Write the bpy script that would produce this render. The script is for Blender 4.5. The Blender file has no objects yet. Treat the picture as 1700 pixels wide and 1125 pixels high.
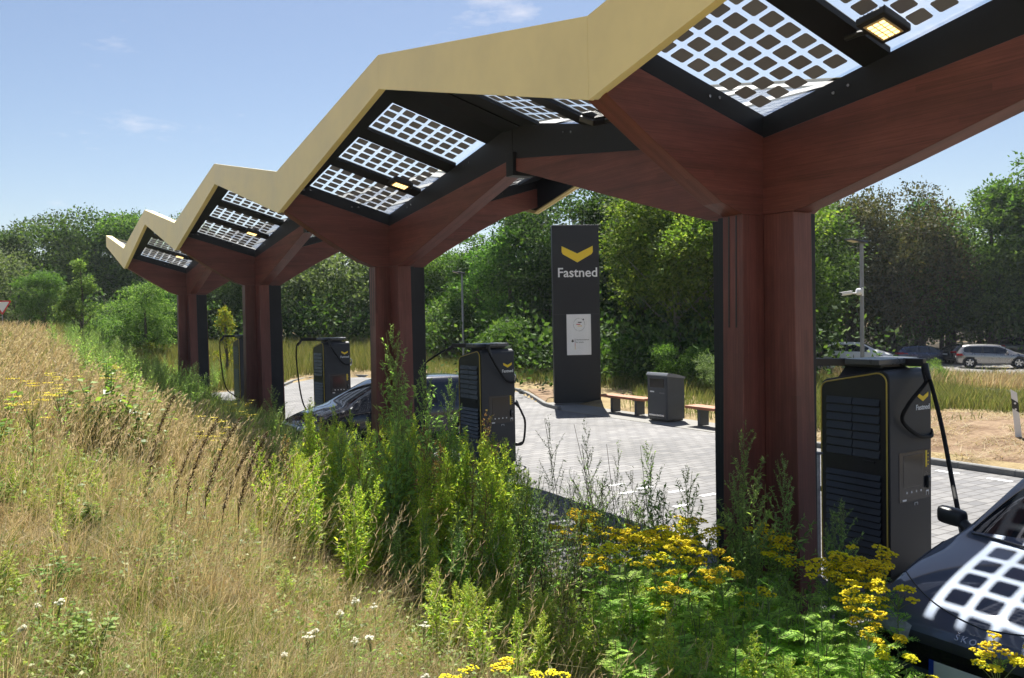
import bpy, bmesh, math, random
import numpy as np
from math import sin, cos, pi, radians, atan2, sqrt, hypot
from mathutils import Vector, Matrix
from mathutils.bvhtree import BVHTree

scene = bpy.context.scene
col = scene.collection
RNG = np.random.default_rng(7)

# ------------------------------------------------------------------ camera
EYE = Vector((-6.439, -5.665, 2.91))
YAW, PITCH, ROLL = radians(32.268), radians(-1.643), radians(-1.051)
fw = Vector((sin(YAW)*cos(PITCH), cos(YAW)*cos(PITCH), sin(PITCH)))
rt = Vector((cos(YAW), -sin(YAW), 0)); up = rt.cross(fw)
r2 = rt*cos(ROLL) + up*sin(ROLL); u2 = -rt*sin(ROLL) + up*cos(ROLL)
cd = bpy.data.cameras.new('camera'); cam = bpy.data.objects.new('camera', cd); col.objects.link(cam)
m = Matrix((r2, u2, -fw)).transposed().to_4x4(); m.translation = EYE
cam.matrix_world = m
cd.sensor_fit = 'HORIZONTAL'; cd.sensor_width = 36; cd.lens = 1418.75/1700*36
cd.clip_start = .05; cd.clip_end = 2000
scene.camera = cam

# ------------------------------------------------------------------ sky and sun
SUN_AZ, SUN_EL = radians(34), radians(58)
w = bpy.data.worlds.new('World'); scene.world = w; w.use_nodes = True
nt = w.node_tree; nt.nodes.clear()
out = nt.nodes.new('ShaderNodeOutputWorld'); bg = nt.nodes.new('ShaderNodeBackground')
sky = nt.nodes.new('ShaderNodeTexSky'); sky.sky_type = 'NISHITA'; sky.sun_disc = False
sky.sun_elevation = SUN_EL; sky.sun_rotation = SUN_AZ; sky.air_density = 1.0; sky.dust_density = .5; sky.ozone_density = 3.0
bg.inputs['Strength'].default_value = .0475
# a few thin fair-weather wisps
tc = nt.nodes.new('ShaderNodeTexCoord'); mp = nt.nodes.new('ShaderNodeMapping'); mp.inputs['Scale'].default_value = (1, 1, 3.2)
ns = nt.nodes.new('ShaderNodeTexNoise'); ns.inputs['Scale'].default_value = 5.2; ns.inputs['Detail'].default_value = 9; ns.inputs['Roughness'].default_value = .62
cr = nt.nodes.new('ShaderNodeValToRGB'); cr.color_ramp.elements[0].position = .60; cr.color_ramp.elements[1].position = .80
cr.color_ramp.elements[1].color = (.75, .75, .75, 1)
mx = nt.nodes.new('ShaderNodeMix'); mx.data_type = 'RGBA'; mx.inputs[7].default_value = (8.0, 8.4, 9.0, 1)
nt.links.new(tc.outputs['Generated'], mp.inputs[0]); nt.links.new(mp.outputs[0], ns.inputs['Vector'])
nt.links.new(ns.outputs['Fac'], cr.inputs[0]); nt.links.new(cr.outputs[0], mx.inputs[0])
wb = nt.nodes.new('ShaderNodeMix'); wb.data_type = 'RGBA'; wb.blend_type = 'MULTIPLY'; wb.inputs[0].default_value = 1; wb.inputs[7].default_value = (1.08, .995, .95, 1)
nt.links.new(sky.outputs[0], mx.inputs[6]); nt.links.new(mx.outputs[2], wb.inputs[6]); nt.links.new(wb.outputs[2], bg.inputs[0]); nt.links.new(bg.outputs[0], out.inputs[0])
sl = bpy.data.lights.new('sun', 'SUN'); sl.energy = 5.0; sl.angle = radians(.4); sl.color = (1, .955, .87)
so = bpy.data.objects.new('sun', sl); col.objects.link(so)
sdir = Vector((sin(SUN_AZ)*cos(SUN_EL), cos(SUN_AZ)*cos(SUN_EL), sin(SUN_EL)))
so.rotation_euler = sdir.to_track_quat('Z', 'Y').to_euler(); so.location = sdir*60
scene.view_settings.view_transform = 'Standard'; scene.view_settings.look = 'None'
scene.view_settings.exposure = 1.38; scene.view_settings.gamma = 1

# ------------------------------------------------------------------ materials
MATS = {}
def nodes(name):
    m = bpy.data.materials.new(name); m.use_nodes = True; nt = m.node_tree
    return m, nt, nt.nodes['Principled BSDF'], nt.links
def mat(name, c, rough=.6, metal=0, var=.12, scale=6, bump=0, bscale=40, coat=0, spec=.5, stretch=(1,1,1), obj_coords=True, emit=None):
    """plain painted / cast surface: two close tones mixed by noise, a little bump and uneven gloss"""
    if name in MATS: return MATS[name]
    m, nt, b, L = nodes(name)
    t = nt.nodes.new('ShaderNodeTexCoord'); mp = nt.nodes.new('ShaderNodeMapping'); mp.inputs['Scale'].default_value = stretch
    L.new(t.outputs['Object'], mp.inputs[0])
    n = nt.nodes.new('ShaderNodeTexNoise'); n.inputs['Scale'].default_value = scale; n.inputs['Detail'].default_value = 6; n.inputs['Roughness'].default_value = .6
    L.new(mp.outputs[0], n.inputs['Vector'])
    r = nt.nodes.new('ShaderNodeValToRGB')
    r.color_ramp.elements[0].position = .3; r.color_ramp.elements[1].position = .7
    r.color_ramp.elements[0].color = tuple(x*(1-var) for x in c)+(1,); r.color_ramp.elements[1].color = tuple(min(1, x*(1+var)) for x in c)+(1,)
    L.new(n.outputs['Fac'], r.inputs[0]); L.new(r.outputs[0], b.inputs['Base Color'])
    b.inputs['Roughness'].default_value = rough; b.inputs['Metallic'].default_value = metal
    b.inputs['Specular IOR Level'].default_value = spec
    if coat: b.inputs['Coat Weight'].default_value = coat; b.inputs['Coat Roughness'].default_value = .03
    mr = nt.nodes.new('ShaderNodeMapRange'); mr.inputs[3].default_value = max(.02, rough-.08*(rough > .15)); mr.inputs[4].default_value = min(1, rough+.1*(rough > .15))
    L.new(n.outputs['Fac'], mr.inputs[0]); L.new(mr.outputs[0], b.inputs['Roughness'])
    if bump:
        n2 = nt.nodes.new('ShaderNodeTexNoise'); n2.inputs['Scale'].default_value = bscale; n2.inputs['Detail'].default_value = 4
        L.new(mp.outputs[0], n2.inputs['Vector'])
        bp = nt.nodes.new('ShaderNodeBump'); bp.inputs['Strength'].default_value = bump; bp.inputs['Distance'].default_value = .01
        L.new(n2.outputs['Fac'], bp.inputs['Height']); L.new(bp.outputs[0], b.inputs['Normal'])
    if emit: b.inputs['Emission Color'].default_value = tuple(emit[0])+(1,); b.inputs['Emission Strength'].default_value = emit[1]
    MATS[name] = m; return m
def leafmat(name, cols, trans=.4, rough=.5, tint=1.25, objvar=.25, tcol=(1.15, 1.3, .6), spec=.25):
    """foliage: every leaf island takes its own tone; thin, so sun shines through"""
    if name in MATS: return MATS[name]
    m, nt, b, L = nodes(name)
    g = nt.nodes.new('ShaderNodeNewGeometry'); r = nt.nodes.new('ShaderNodeValToRGB')
    while len(r.color_ramp.elements) < len(cols): r.color_ramp.elements.new(.5)
    for i, c in enumerate(cols):
        r.color_ramp.elements[i].position = i/(len(cols)-1); r.color_ramp.elements[i].color = tuple(c)+(1,)
    L.new(g.outputs['Random Per Island'], r.inputs[0])
    oi = nt.nodes.new('ShaderNodeObjectInfo'); hs = nt.nodes.new('ShaderNodeHueSaturation')
    mr = nt.nodes.new('ShaderNodeMapRange'); mr.inputs[3].default_value = 1-objvar; mr.inputs[4].default_value = 1+objvar
    L.new(oi.outputs['Random'], mr.inputs[0]); L.new(mr.outputs[0], hs.inputs['Value'])
    mh = nt.nodes.new('ShaderNodeMapRange'); mh.inputs[3].default_value = .485; mh.inputs[4].default_value = .515
    mm = nt.nodes.new('ShaderNodeMath'); mm.operation = 'FRACT'; m3 = nt.nodes.new('ShaderNodeMath'); m3.operation = 'MULTIPLY'; m3.inputs[1].default_value = 7.31
    L.new(oi.outputs['Random'], m3.inputs[0]); L.new(m3.outputs[0], mm.inputs[0]); L.new(mm.outputs[0], mh.inputs[0]); L.new(mh.outputs[0], hs.inputs['Hue'])
    L.new(r.outputs[0], hs.inputs['Color']); L.new(hs.outputs[0], b.inputs['Base Color'])
    b.inputs['Roughness'].default_value = rough; b.inputs['Specular IOR Level'].default_value = spec
    tr = nt.nodes.new('ShaderNodeBsdfTranslucent'); ml = nt.nodes.new('ShaderNodeMix'); ml.data_type = 'RGBA'; ml.blend_type = 'MULTIPLY'
    ml.inputs[0].default_value = 1; L.new(hs.outputs[0], ml.inputs[6]); ml.inputs[7].default_value = (tcol[0]*tint, tcol[1]*tint, tcol[2]*tint, 1)
    L.new(ml.outputs[2], tr.inputs[0])
    ms = nt.nodes.new('ShaderNodeMixShader'); ms.inputs[0].default_value = trans
    L.new(b.outputs[0], ms.inputs[1]); L.new(tr.outputs[0], ms.inputs[2]); L.new(ms.outputs[0], nt.nodes['Material Output'].inputs[0])
    MATS[name] = m; return m

def wood_mat():
    m, nt, b, L = nodes('stained_wood')
    t = nt.nodes.new('ShaderNodeTexCoord')
    def noise(sc, stretch, det=6):
        mp = nt.nodes.new('ShaderNodeMapping'); mp.inputs['Scale'].default_value = stretch; L.new(t.outputs['UV'], mp.inputs[0])
        n = nt.nodes.new('ShaderNodeTexNoise'); n.inputs['Scale'].default_value = sc; n.inputs['Detail'].default_value = det; n.inputs['Roughness'].default_value = .65
        L.new(mp.outputs[0], n.inputs['Vector']); return n
    grain = noise(9, (.25, 9, 1)); blotch = noise(1.6, (.6, 1.6, 1)); fine = noise(30, (.25, 9, 1), 3)
    r = nt.nodes.new('ShaderNodeValToRGB'); r.color_ramp.elements[0].position = .28; r.color_ramp.elements[1].position = .74
    r.color_ramp.elements[0].color = (.062, .016, .013, 1); r.color_ramp.elements[1].color = (.24, .078, .060, 1)
    e = r.color_ramp.elements.new(.5); e.color = (.135, .038, .031, 1)
    ad = nt.nodes.new('ShaderNodeMath'); ad.operation = 'ADD'; h = nt.nodes.new('ShaderNodeMath'); h.operation = 'MULTIPLY'; h.inputs[1].default_value = .5
    L.new(grain.outputs[0], ad.inputs[0]); L.new(blotch.outputs[0], ad.inputs[1]); L.new(ad.outputs[0], h.inputs[0]); L.new(h.outputs[0], r.inputs[0])
    b.inputs['Roughness'].default_value = .5
    # every lamella of the glulam has its own tone
    s0 = nt.nodes.new('ShaderNodeSeparateXYZ'); L.new(t.outputs['UV'], s0.inputs[0]); q1 = nt.nodes.new('ShaderNodeMath'); q1.operation = 'DIVIDE'; q1.inputs[1].default_value = .06; L.new(s0.outputs['Y'], q1.inputs[0])
    q2 = nt.nodes.new('ShaderNodeMath'); q2.operation = 'ROUND'; L.new(q1.outputs[0], q2.inputs[0]); q5 = nt.nodes.new('ShaderNodeMath'); q5.operation = 'DIVIDE'; q5.inputs[1].default_value = 2.3; L.new(s0.outputs['X'], q5.inputs[0]); q6 = nt.nodes.new('ShaderNodeMath'); q6.operation = 'ADD'; L.new(q5.outputs[0], q6.inputs[0]); q7 = nt.nodes.new('ShaderNodeMath'); q7.operation = 'MULTIPLY'; q7.inputs[1].default_value = .37; L.new(q2.outputs[0], q7.inputs[0]); L.new(q7.outputs[0], q6.inputs[1]); q8 = nt.nodes.new('ShaderNodeMath'); q8.operation = 'FLOOR'; L.new(q6.outputs[0], q8.inputs[0])
    q3 = nt.nodes.new('ShaderNodeTexWhiteNoise'); q3.noise_dimensions = '2D'; cb = nt.nodes.new('ShaderNodeCombineXYZ'); L.new(q8.outputs[0], cb.inputs[0]); L.new(q2.outputs[0], cb.inputs[1]); L.new(cb.outputs[0], q3.inputs['Vector'])
    q4 = nt.nodes.new('ShaderNodeMapRange'); q4.inputs[3].default_value = .84; q4.inputs[4].default_value = 1.18; L.new(q3.outputs['Value'], q4.inputs[0])
    hv = nt.nodes.new('ShaderNodeHueSaturation'); L.new(q4.outputs[0], hv.inputs['Value']); L.new(r.outputs[0], hv.inputs['Color'])
    # glue lines of the laminations: thin darker lines every 4 cm
    sp = nt.nodes.new('ShaderNodeSeparateXYZ'); L.new(t.outputs['UV'], sp.inputs[0])
    md = nt.nodes.new('ShaderNodeMath'); md.operation = 'PINGPONG'; md.inputs[1].default_value = .06; L.new(sp.outputs['Y'], md.inputs[0])
    lt = nt.nodes.new('ShaderNodeMath'); lt.operation = 'LESS_THAN'; lt.inputs[1].default_value = .0022; L.new(md.outputs[0], lt.inputs[0])
    mx = nt.nodes.new('ShaderNodeMix'); mx.data_type = 'RGBA'; mx.inputs[7].default_value = (.06, .018, .014, 1)
    sc = nt.nodes.new('ShaderNodeMath'); sc.operation = 'MULTIPLY'; sc.inputs[1].default_value = .55; L.new(lt.outputs[0], sc.inputs[0])
    L.new(sc.outputs[0], mx.inputs[0]); L.new(hv.outputs[0], mx.inputs[6]); L.new(mx.outputs[2], b.inputs['Base Color'])
    bp = nt.nodes.new('ShaderNodeBump'); bp.inputs['Strength'].default_value = .35; bp.inputs['Distance'].default_value = .004
    L.new(fine.outputs[0], bp.inputs['Height']); L.new(bp.outputs[0], b.inputs['Normal'])
    MATS['wood'] = m; return m
WOOD = wood_mat()

def glass_mat():
    m, nt, b, L = nodes('solar_glass')
    nt.nodes.remove(b)
    tr = nt.nodes.new('ShaderNodeBsdfTransparent'); tr.inputs[0].default_value = (.97, .985, .99, 1)
    tl = nt.nodes.new('ShaderNodeBsdfTranslucent'); tl.inputs[0].default_value = (.8, .86, .9, 1)
    gl = nt.nodes.new('ShaderNodeBsdfGlossy'); gl.inputs['Roughness'].default_value = .02
    a = nt.nodes.new('ShaderNodeMixShader'); a.inputs[0].default_value = .09
    lw = nt.nodes.new('ShaderNodeLayerWeight'); lw.inputs[0].default_value = .5
    pw = nt.nodes.new('ShaderNodeMath'); pw.operation = 'POWER'; pw.inputs[1].default_value = 4.5; nt.links.new(lw.outputs['Facing'], pw.inputs[0])
    fr = nt.nodes.new('ShaderNodeMapRange'); fr.inputs[3].default_value = .05; fr.inputs[4].default_value = 1; nt.links.new(pw.outputs[0], fr.inputs[0])
    c = nt.nodes.new('ShaderNodeMixShader')
    L.new(tr.outputs[0], a.inputs[1]); L.new(tl.outputs[0], a.inputs[2])
    L.new(fr.outputs[0], c.inputs[0]); L.new(a.outputs[0], c.inputs[1]); L.new(gl.outputs[0], c.inputs[2])
    L.new(c.outputs[0], nt.nodes['Material Output'].inputs[0]); MATS['glass'] = m; return m
GLASS = glass_mat()

def paving_mat():
    m, nt, b, L = nodes('block_paving')
    t = nt.nodes.new('ShaderNodeTexCoord'); mp = nt.nodes.new('ShaderNodeMapping'); mp.inputs['Rotation'].default_value = (0, 0, radians(0))
    L.new(t.outputs['Object'], mp.inputs[0])
    bt = nt.nodes.new('ShaderNodeTexBrick'); bt.inputs['Scale'].default_value = 1; bt.inputs['Brick Width'].default_value = .30; bt.inputs['Row Height'].default_value = .20
    bt.inputs['Mortar Size'].default_value = .011; bt.inputs['Mortar Smooth'].default_value = .3
    bt.inputs['Color1'].default_value = (.100, .100, .107, 1); bt.inputs["Color2"].default_value = (.165, .162, .163, 1); bt.inputs['Mortar'].default_value = (.045, .042, .038, 1)
    L.new(mp.outputs[0], bt.inputs['Vector'])
    def noise(sc, d=5):
        n = nt.nodes.new('ShaderNodeTexNoise'); n.inputs['Scale'].default_value = sc; n.inputs['Detail'].default_value = d; L.new(t.outputs['Object'], n.inputs['Vector']); return n
    n1 = noise(.45, 9); n2 = noise(14, 3)
    mr = nt.nodes.new('ShaderNodeMapRange'); mr.inputs[1].default_value = .35; mr.inputs[2].default_value = .65; mr.inputs[3].default_value = .80; mr.inputs[4].default_value = 1.18; L.new(n1.outputs[0], mr.inputs[0])
    mr2 = nt.nodes.new('ShaderNodeMapRange'); mr2.inputs[3].default_value = .85; mr2.inputs[4].default_value = 1.15; L.new(n2.outputs[0], mr2.inputs[0])
    mu = nt.nodes.new('ShaderNodeMath'); mu.operation = 'MULTIPLY'; L.new(mr.outputs[0], mu.inputs[0]); L.new(mr2.outputs[0], mu.inputs[1])
    hs = nt.nodes.new('ShaderNodeHueSaturation'); L.new(bt.outputs[0], hs.inputs['Color']); L.new(mu.outputs[0], hs.inputs['Value'])
    L.new(hs.outputs[0], b.inputs['Base Color']); b.inputs['Roughness'].default_value = .75
    bp = nt.nodes.new('ShaderNodeBump'); bp.inputs['Strength'].default_value = .6; bp.inputs['Distance'].default_value = .006; bp.invert = True
    L.new(bt.outputs['Fac'], bp.inputs['Height']); L.new(bp.outputs[0], b.inputs['Normal'])
    MATS['paving'] = m; return m

def soil_mat(name, cols, scale=1.2, bump=.6, bs=18):
    m, nt, b, L = nodes(name)
    t = nt.nodes.new('ShaderNodeTexCoord')
    n = nt.nodes.new('ShaderNodeTexNoise'); n.inputs['Scale'].default_value = scale; n.inputs['Detail'].default_value = 9; n.inputs['Roughness'].default_value = .68
    L.new(t.outputs['Object'], n.inputs['Vector']); r = nt.nodes.new('ShaderNodeValToRGB')
    while len(r.color_ramp.elements) < len(cols): r.color_ramp.elements.new(.5)
    for i, c in enumerate(cols): r.color_ramp.elements[i].position = .3+.4*i/(len(cols)-1); r.color_ramp.elements[i].color = tuple(c)+(1,)
    L.new(n.outputs[0], r.inputs[0]); L.new(r.outputs[0], b.inputs['Base Color']); b.inputs['Roughness'].default_value = .95; b.inputs['Specular IOR Level'].default_value = .1
    n2 = nt.nodes.new('ShaderNodeTexNoise'); n2.inputs['Scale'].default_value = bs; n2.inputs['Detail'].default_value = 8; L.new(t.outputs['Object'], n2.inputs['Vector'])
    bp = nt.nodes.new('ShaderNodeBump'); bp.inputs['Strength'].default_value = bump; bp.inputs['Distance'].default_value = .05
    L.new(n2.outputs[0], bp.inputs['Height']); L.new(bp.outputs[0], b.inputs['Normal']); MATS[name] = m; return m

YEL = mat('yellow_fascia_paint', (.86, .71, .33), .42, var=.08, scale=1.1, bump=.05, bscale=120)
BLACK = mat('black_coated_steel', (.012, .014, .020), .5, var=.2, scale=2, bump=.05, bscale=60, spec=.3)
CELL = leafmat('solar_cell', [(.22, .21, .215), (.27, .26, .26)], .42, .35, .9, 0, (1, 1, 1))
CHGR = mat('charger_graphite_paint', (.030, .033, .040), .5, var=.14, scale=3, bump=.12, bscale=400, spec=.35)
CHBLK = mat('charger_black_plastic', (.016, .017, .02), .4, var=.15, scale=4)
RUB = mat('black_rubber_cable', (.010, .010, .011), .7, var=.2, spec=.2)
TRIM = mat('yellow_trim', (.55, .42, .07), .4, var=.05)
LOGO = mat('yellow_logo', (.85, .6, .02), .4, var=.03)
WHITE = mat('white_paint', (.78, .79, .8), .45, var=.04, scale=3)
GALV = mat('grey_steel_pole', (.24, .25, .27), .5, metal=.3, var=.15, scale=3)
SCREEN = mat('tinted_screen_glass', (.03, .026, .024), .12, var=.1)
KERB = mat('concrete_kerb', (.2, .2, .195), .9, var=.18, scale=5, bump=.4, bscale=60)
SLAB = mat('pale_concrete_slab', (.19, .186, .175), .85, var=.1, scale=1.5, bump=.3, bscale=50)
BENCHW = mat('orange_brown_hardwood', (.36, .13, .06), .55, var=.3, scale=5, stretch=(6, .5, 6), bump=.2, bscale=30)
DGREY = mat('dark_grey_enamel', (.05, .055, .066), .38, var=.1, scale=4)
GREY2 = mat('mid_grey_plastic', (.12, .125, .135), .5, var=.1)
REDP = mat('red_paint', (.6, .03, .03), .4, var=.05)
LEDW = mat('warm_led', (.8, .6, .3), .4, emit=((1, .66, .24), 1.3))
CHROME = mat('brushed_metal', (.5, .5, .52), .25, metal=1, var=.1)

# ------------------------------------------------------------------ mesh building
class MB:
    def __init__(s): s.v = []; s.f = []; s.m = []; s.uv = []
    def add(s, vs, fs, mi=0, uvs=None):
        o = len(s.v); s.v += [tuple(p) for p in vs]; s.f += [tuple(i+o for i in f) for f in fs]; s.m += [mi]*len(fs)
        s.uv += (uvs if uvs else [None]*len(fs)); return s
    def hexa(s, p, mi=0):
        """eight corners: 0-3 bottom ring, 4-7 top ring"""
        return s.add(p, [(3, 2, 1, 0), (4, 5, 6, 7), (0, 1, 5, 4), (1, 2, 6, 5), (2, 3, 7, 6), (3, 0, 4, 7)], mi)
    def box(s, x0, x1, y0, y1, z0, z1, mi=0):
        return s.hexa([(x0, y0, z0), (x1, y0, z0), (x1, y1, z0), (x0, y1, z0), (x0, y0, z1), (x1, y0, z1), (x1, y1, z1), (x0, y1, z1)], mi)
    def bbox(s, x0, x1, y0, y1, z0, z1, b=.01, mi=0):
        """box with chamfered edges"""
        bm = bmesh.new(); bmesh.ops.create_cube(bm, size=1)
        for v in bm.verts: v.co = Vector(((x0+x1)/2+v.co.x*(x1-x0), (y0+y1)/2+v.co.y*(y1-y0), (z0+z1)/2+v.co.z*(z1-z0)))
        bmesh.ops.bevel(bm, geom=bm.edges[:], offset=b, segments=2, affect='EDGES', profile=.5)
        return s.bm(bm, mi)
    def bm(s, bm, mi=0):
        bm.verts.index_update(); s.add([v.co.copy() for v in bm.verts], [[v.index for v in f.verts] for f in bm.faces], mi); bm.free(); return s
    def prism(s, poly, axis, a, b, mi=0):
        """2-D polygon extruded along axis from a to b"""
        n = len(poly)
        def P(q, t): return (t, q[0], q[1]) if axis == 0 else ((q[0], t, q[1]) if axis == 1 else (q[0], q[1], t))
        vs = [P(q, a) for q in poly]+[P(q, b) for q in poly]
        return s.add(vs, [tuple(range(n))[::-1], tuple(range(n, 2*n))]+[(i, (i+1) % n, n+(i+1) % n, n+i) for i in range(n)], mi)
    def tube(s, path, r, n=8, mi=0, cap=True):
        path = [Vector(p) for p in path]; rs = r if isinstance(r, (list, tuple)) else [r]*len(path)
        vs = []; up0 = Vector((0, 0, 1)); prev = None
        for i, p in enumerate(path):
            d = (path[min(i+1, len(path)-1)]-path[max(i-1, 0)]).normalized()
            if prev is None: a = d.cross(up0 if abs(d.z) < .9 else Vector((1, 0, 0))).normalized()
            else: a = (prev - d*prev.dot(d)).normalized()
            prev = a; b = d.cross(a)
            for k in range(n): t = 2*pi*k/n; vs.append(p+(a*cos(t)+b*sin(t))*rs[i])
        fs = [(i*n+k, i*n+(k+1) % n, (i+1)*n+(k+1) % n, (i+1)*n+k) for i in range(len(path)-1) for k in range(n)]
        if cap: fs += [tuple(range(n))[::-1], tuple((len(path)-1)*n+k for k in range(n))]
        return s.add(vs, fs, mi)
    def cyl(s, c, r, h, axis=2, n=20, mi=0, r2=None):
        c = Vector(c); d = Vector([(1, 0, 0), (0, 1, 0), (0, 0, 1)][axis])
        return s.tube([c, c+d*h], [r, r if r2 is None else r2], n, mi)
    def build(s, name, mats, parent=None, smooth=False, bevel=0):
        me = bpy.data.meshes.new(name); me.from_pydata(s.v, [], s.f)
        mats = mats if isinstance(mats, (list, tuple)) else [mats]
        for mt in mats: me.materials.append(mt)
        me.polygons.foreach_set('material_index', s.m)
        if smooth: me.polygons.foreach_set('use_smooth', [True]*len(s.f))
        if any(u is not None for u in s.uv):
            ul = me.uv_layers.new(name='UVMap')
            for p, u in zip(me.polygons, s.uv):
                if u is not None:
                    for li, q in zip(p.loop_indices, u): ul.data[li].uv = q
        me.update()
        o = bpy.data.objects.new(name, me); col.objects.link(o); o.parent = parent
        if bevel:
            bv = o.modifiers.new('bevel', 'BEVEL'); bv.width = bevel; bv.segments = 2; bv.limit_method = 'ANGLE'; bv.angle_limit = radians(40)
        if smooth:
            try: me.set_sharp_from_angle(angle=radians(42))
            except Exception: pass
        return o
def bez(p, n=24):
    """smooth curve through the points (Catmull-Rom)"""
    p = [Vector(q) for q in p]; q = [p[0]*2-p[1]]+p+[p[-1]*2-p[-2]]; o = []
    for i in range(1, len(q)-2):
        for k in range(n):
            t = k/n; a, b, c, d = q[i-1:i+3]
            o.append(.5*((2*b)+(c-a)*t+(2*a-5*b+4*c-d)*t*t+(3*b-a-3*c+d)*t**3))
    return o+[p[-1]]
def tag(o, label=None, cat=None, group=None, kind=None):
    for k, v in (('label', label), ('category', cat), ('group', group), ('kind', kind)):
        if v: o[k] = v
    return o
def thing(name, label, cat, loc=(0, 0, 0), rz=0, group=None):
    o = bpy.data.objects.new(name, None); o.empty_display_size = .2; col.objects.link(o)
    o.location = loc; o.rotation_euler = (0, 0, rz); return tag(o, label, cat, group)
def dup(o, parent=None, loc=None, rz=None, label=None, group=None, scale=None):
    c = o.copy(); col.objects.link(c); c.parent = parent
    if loc is not None: c.location = loc
    if rz is not None: c.rotation_euler = (0, 0, rz)
    if scale is not None: c.scale = scale if isinstance(scale, (tuple, list)) else (scale,)*3
    if label: c['label'] = label
    if group: c['group'] = group
    for ch in o.children: dup(ch, c)
    return c
def text_mb(s, size, depth=.004, spacing=1.0):
    cu = bpy.data.curves.new('lettering', 'FONT'); cu.body = s; cu.size = size; cu.extrude = depth; cu.align_x = 'CENTER'; cu.space_character = spacing; cu.resolution_u = 3
    cu.offset = size*.012
    o = bpy.data.objects.new('lettering', cu); me = bpy.data.meshes.new_from_object(o)
    vs = [v.co.copy() for v in me.vertices]; fs = [tuple(p.vertices) for p in me.polygons]
    bpy.data.objects.remove(o); bpy.data.curves.remove(cu); bpy.data.meshes.remove(me)
    b = MB(); b.add(vs, fs); return b
def place(mb, M):
    mb.v = [tuple(M @ Vector(p)) for p in mb.v]; return mb
def frame(origin, xdir, zdir=(0, 0, 1)):
    """text plane: x runs along xdir, y up along zdir, z out of the face"""
    x = Vector(xdir).normalized(); y = Vector(zdir).normalized(); z = x.cross(y)
    M = Matrix((x, y, z)).transposed().to_4x4(); M.translation = Vector(origin); return M
def chevron(wd, hh, th):
    """the folded-ribbon V mark, centred on its top edge"""
    a = wd/2; b = MB(); d = .006
    pts = [(-a, 0), (0, -hh*.46), (a, 0), (a, -hh*.36), (a*.92, -hh*.5), (0, -hh), (-a*.92, -hh*.5), (-a, -hh*.36)]
    L_ = [pts[0], pts[1], pts[5], pts[6], pts[7]]; R_ = [pts[1], pts[2], pts[3], pts[4], pts[5]]
    for P in (L_, R_): b.prism(P[::-1], 2, -.001, d)
    return b

# ------------------------------------------------------------------ terrain
def sstep(a, b, x): t = np.clip((x-a)/(b-a), 0, 1); return t*t*(3-2*t)
PAVE = [(-1.15, -16), (8.44, -16), (8.44, 15.4), (8.75, 16.6), (9.5, 18.2), (10.2, 19.7), (10.85, 21.4), (11.2, 24), (10.9, 28), (10.3, 31.4), (9.5, 33.4), (8.3, 34.2), (7.0, 33.9), (5.9, 32.6), (4.9, 30.7), (3.6, 29.7), (-1.15, 29.5)]
def in_poly(x, y, P):
    c = np.zeros(np.shape(x), bool)
    for i in range(len(P)):
        (x0, y0), (x1, y1) = P[i], P[i-1]
        c ^= ((y0 > y) != (y1 > y)) & (x < (x1-x0)*(y-y0)/((y1-y0) or 1e-9)+x0)
    return c
def gz(x, y):
    x = np.asarray(x, float); y = np.asarray(y, float)
    d = -1.45+.03*np.clip(y-8, 0, 22)-x
    bank = .262*(np.sqrt(d*d+.25)+d)/2*(1+np.clip(y/20, 0, 2.2))
    cap = 2.25-.62*sstep(18, 45, y)
    bank = cap-np.log1p(np.exp((cap-bank)*2.4))/2.4 + .10*np.sin(x*.9+y*.35)*np.sin(y*.31+1)*(bank > .5) + 0*bank
    bank = np.maximum(bank, 0)
    pad = ((y > 6.9) & (y < 17.4)).astype(float)
    bank = bank+.75*sstep(29.5, 46, y)*(x < 30)*(1-sstep(14, 24, x))
    r = .10*sstep(8.5, 9.0, x)*(1-pad) + .10*pad*sstep(9.8, 10.4, x) + .10*sstep(10, 13, x) - 1.25*sstep(14, 42, x)*(1-sstep(28, 60, y)*.7)
    # spoil heap beside the marker post
    r = r + .22*np.exp(-((x-13.2)/2.2)**2-((y-5.6)/3.0)**2) + .14*np.exp(-((x-11.3)/1.5)**2-((y-2.5)/2.6)**2)
    lump = .045*np.sin(x*2.1+y*.7)*np.sin(y*1.7-x*.6)*((x < -2.2) | (x > 9.8)) 
    lump = lump*np.where(x < 0, sstep(1.8, 3.2, -x), sstep(9.6, 11, x))
    z = bank+r+lump
    return z
def ground_mesh():
    xs = np.concatenate([np.linspace(-240, -30, 15), np.arange(-28, -10, 1.0), np.arange(-10, 18, .3), np.arange(18, 70, 1.2), np.linspace(72, 600, 22)])
    ys = np.concatenate([np.linspace(-200, -18, 12), np.arange(-16, 36, .35), np.arange(36.5, 90, 1.5), np.linspace(92, 700, 20)])
    X, Y = np.meshgrid(xs, ys, indexing='ij'); Z = gz(X, Y)
    Z = np.where(in_poly(X, Y, PAVE), np.minimum(Z, -.05), Z-.004)
    b = np.dstack([X, Y, Z]).reshape(-1, 3); nx, ny = len(xs), len(ys)
    i, j = np.meshgrid(np.arange(nx-1), np.arange(ny-1), indexing='ij'); k = (i*ny+j).ravel()
    f = np.stack([k, k+ny, k+ny+1, k+1], 1)
    me = bpy.data.meshes.new('ground'); me.from_pydata(b.tolist(), [], f.tolist()); me.polygons.foreach_set('use_smooth', [True]*len(f))
    return me
soil_mat('dry_meadow_soil', [(.10, .075, .045), (.22, .165, .09), (.30, .235, .13), (.15, .135, .06)], .9)
soil_mat('spoil', [(.10, .06, .04), (.17, .115, .075), (.25, .18, .12), (.14, .09, .055)], 1.6, 1.0, 9)
soil_mat('car_park_asphalt', [(.16, .155, .15), (.22, .215, .21)], .4, .3, 40)
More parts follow.
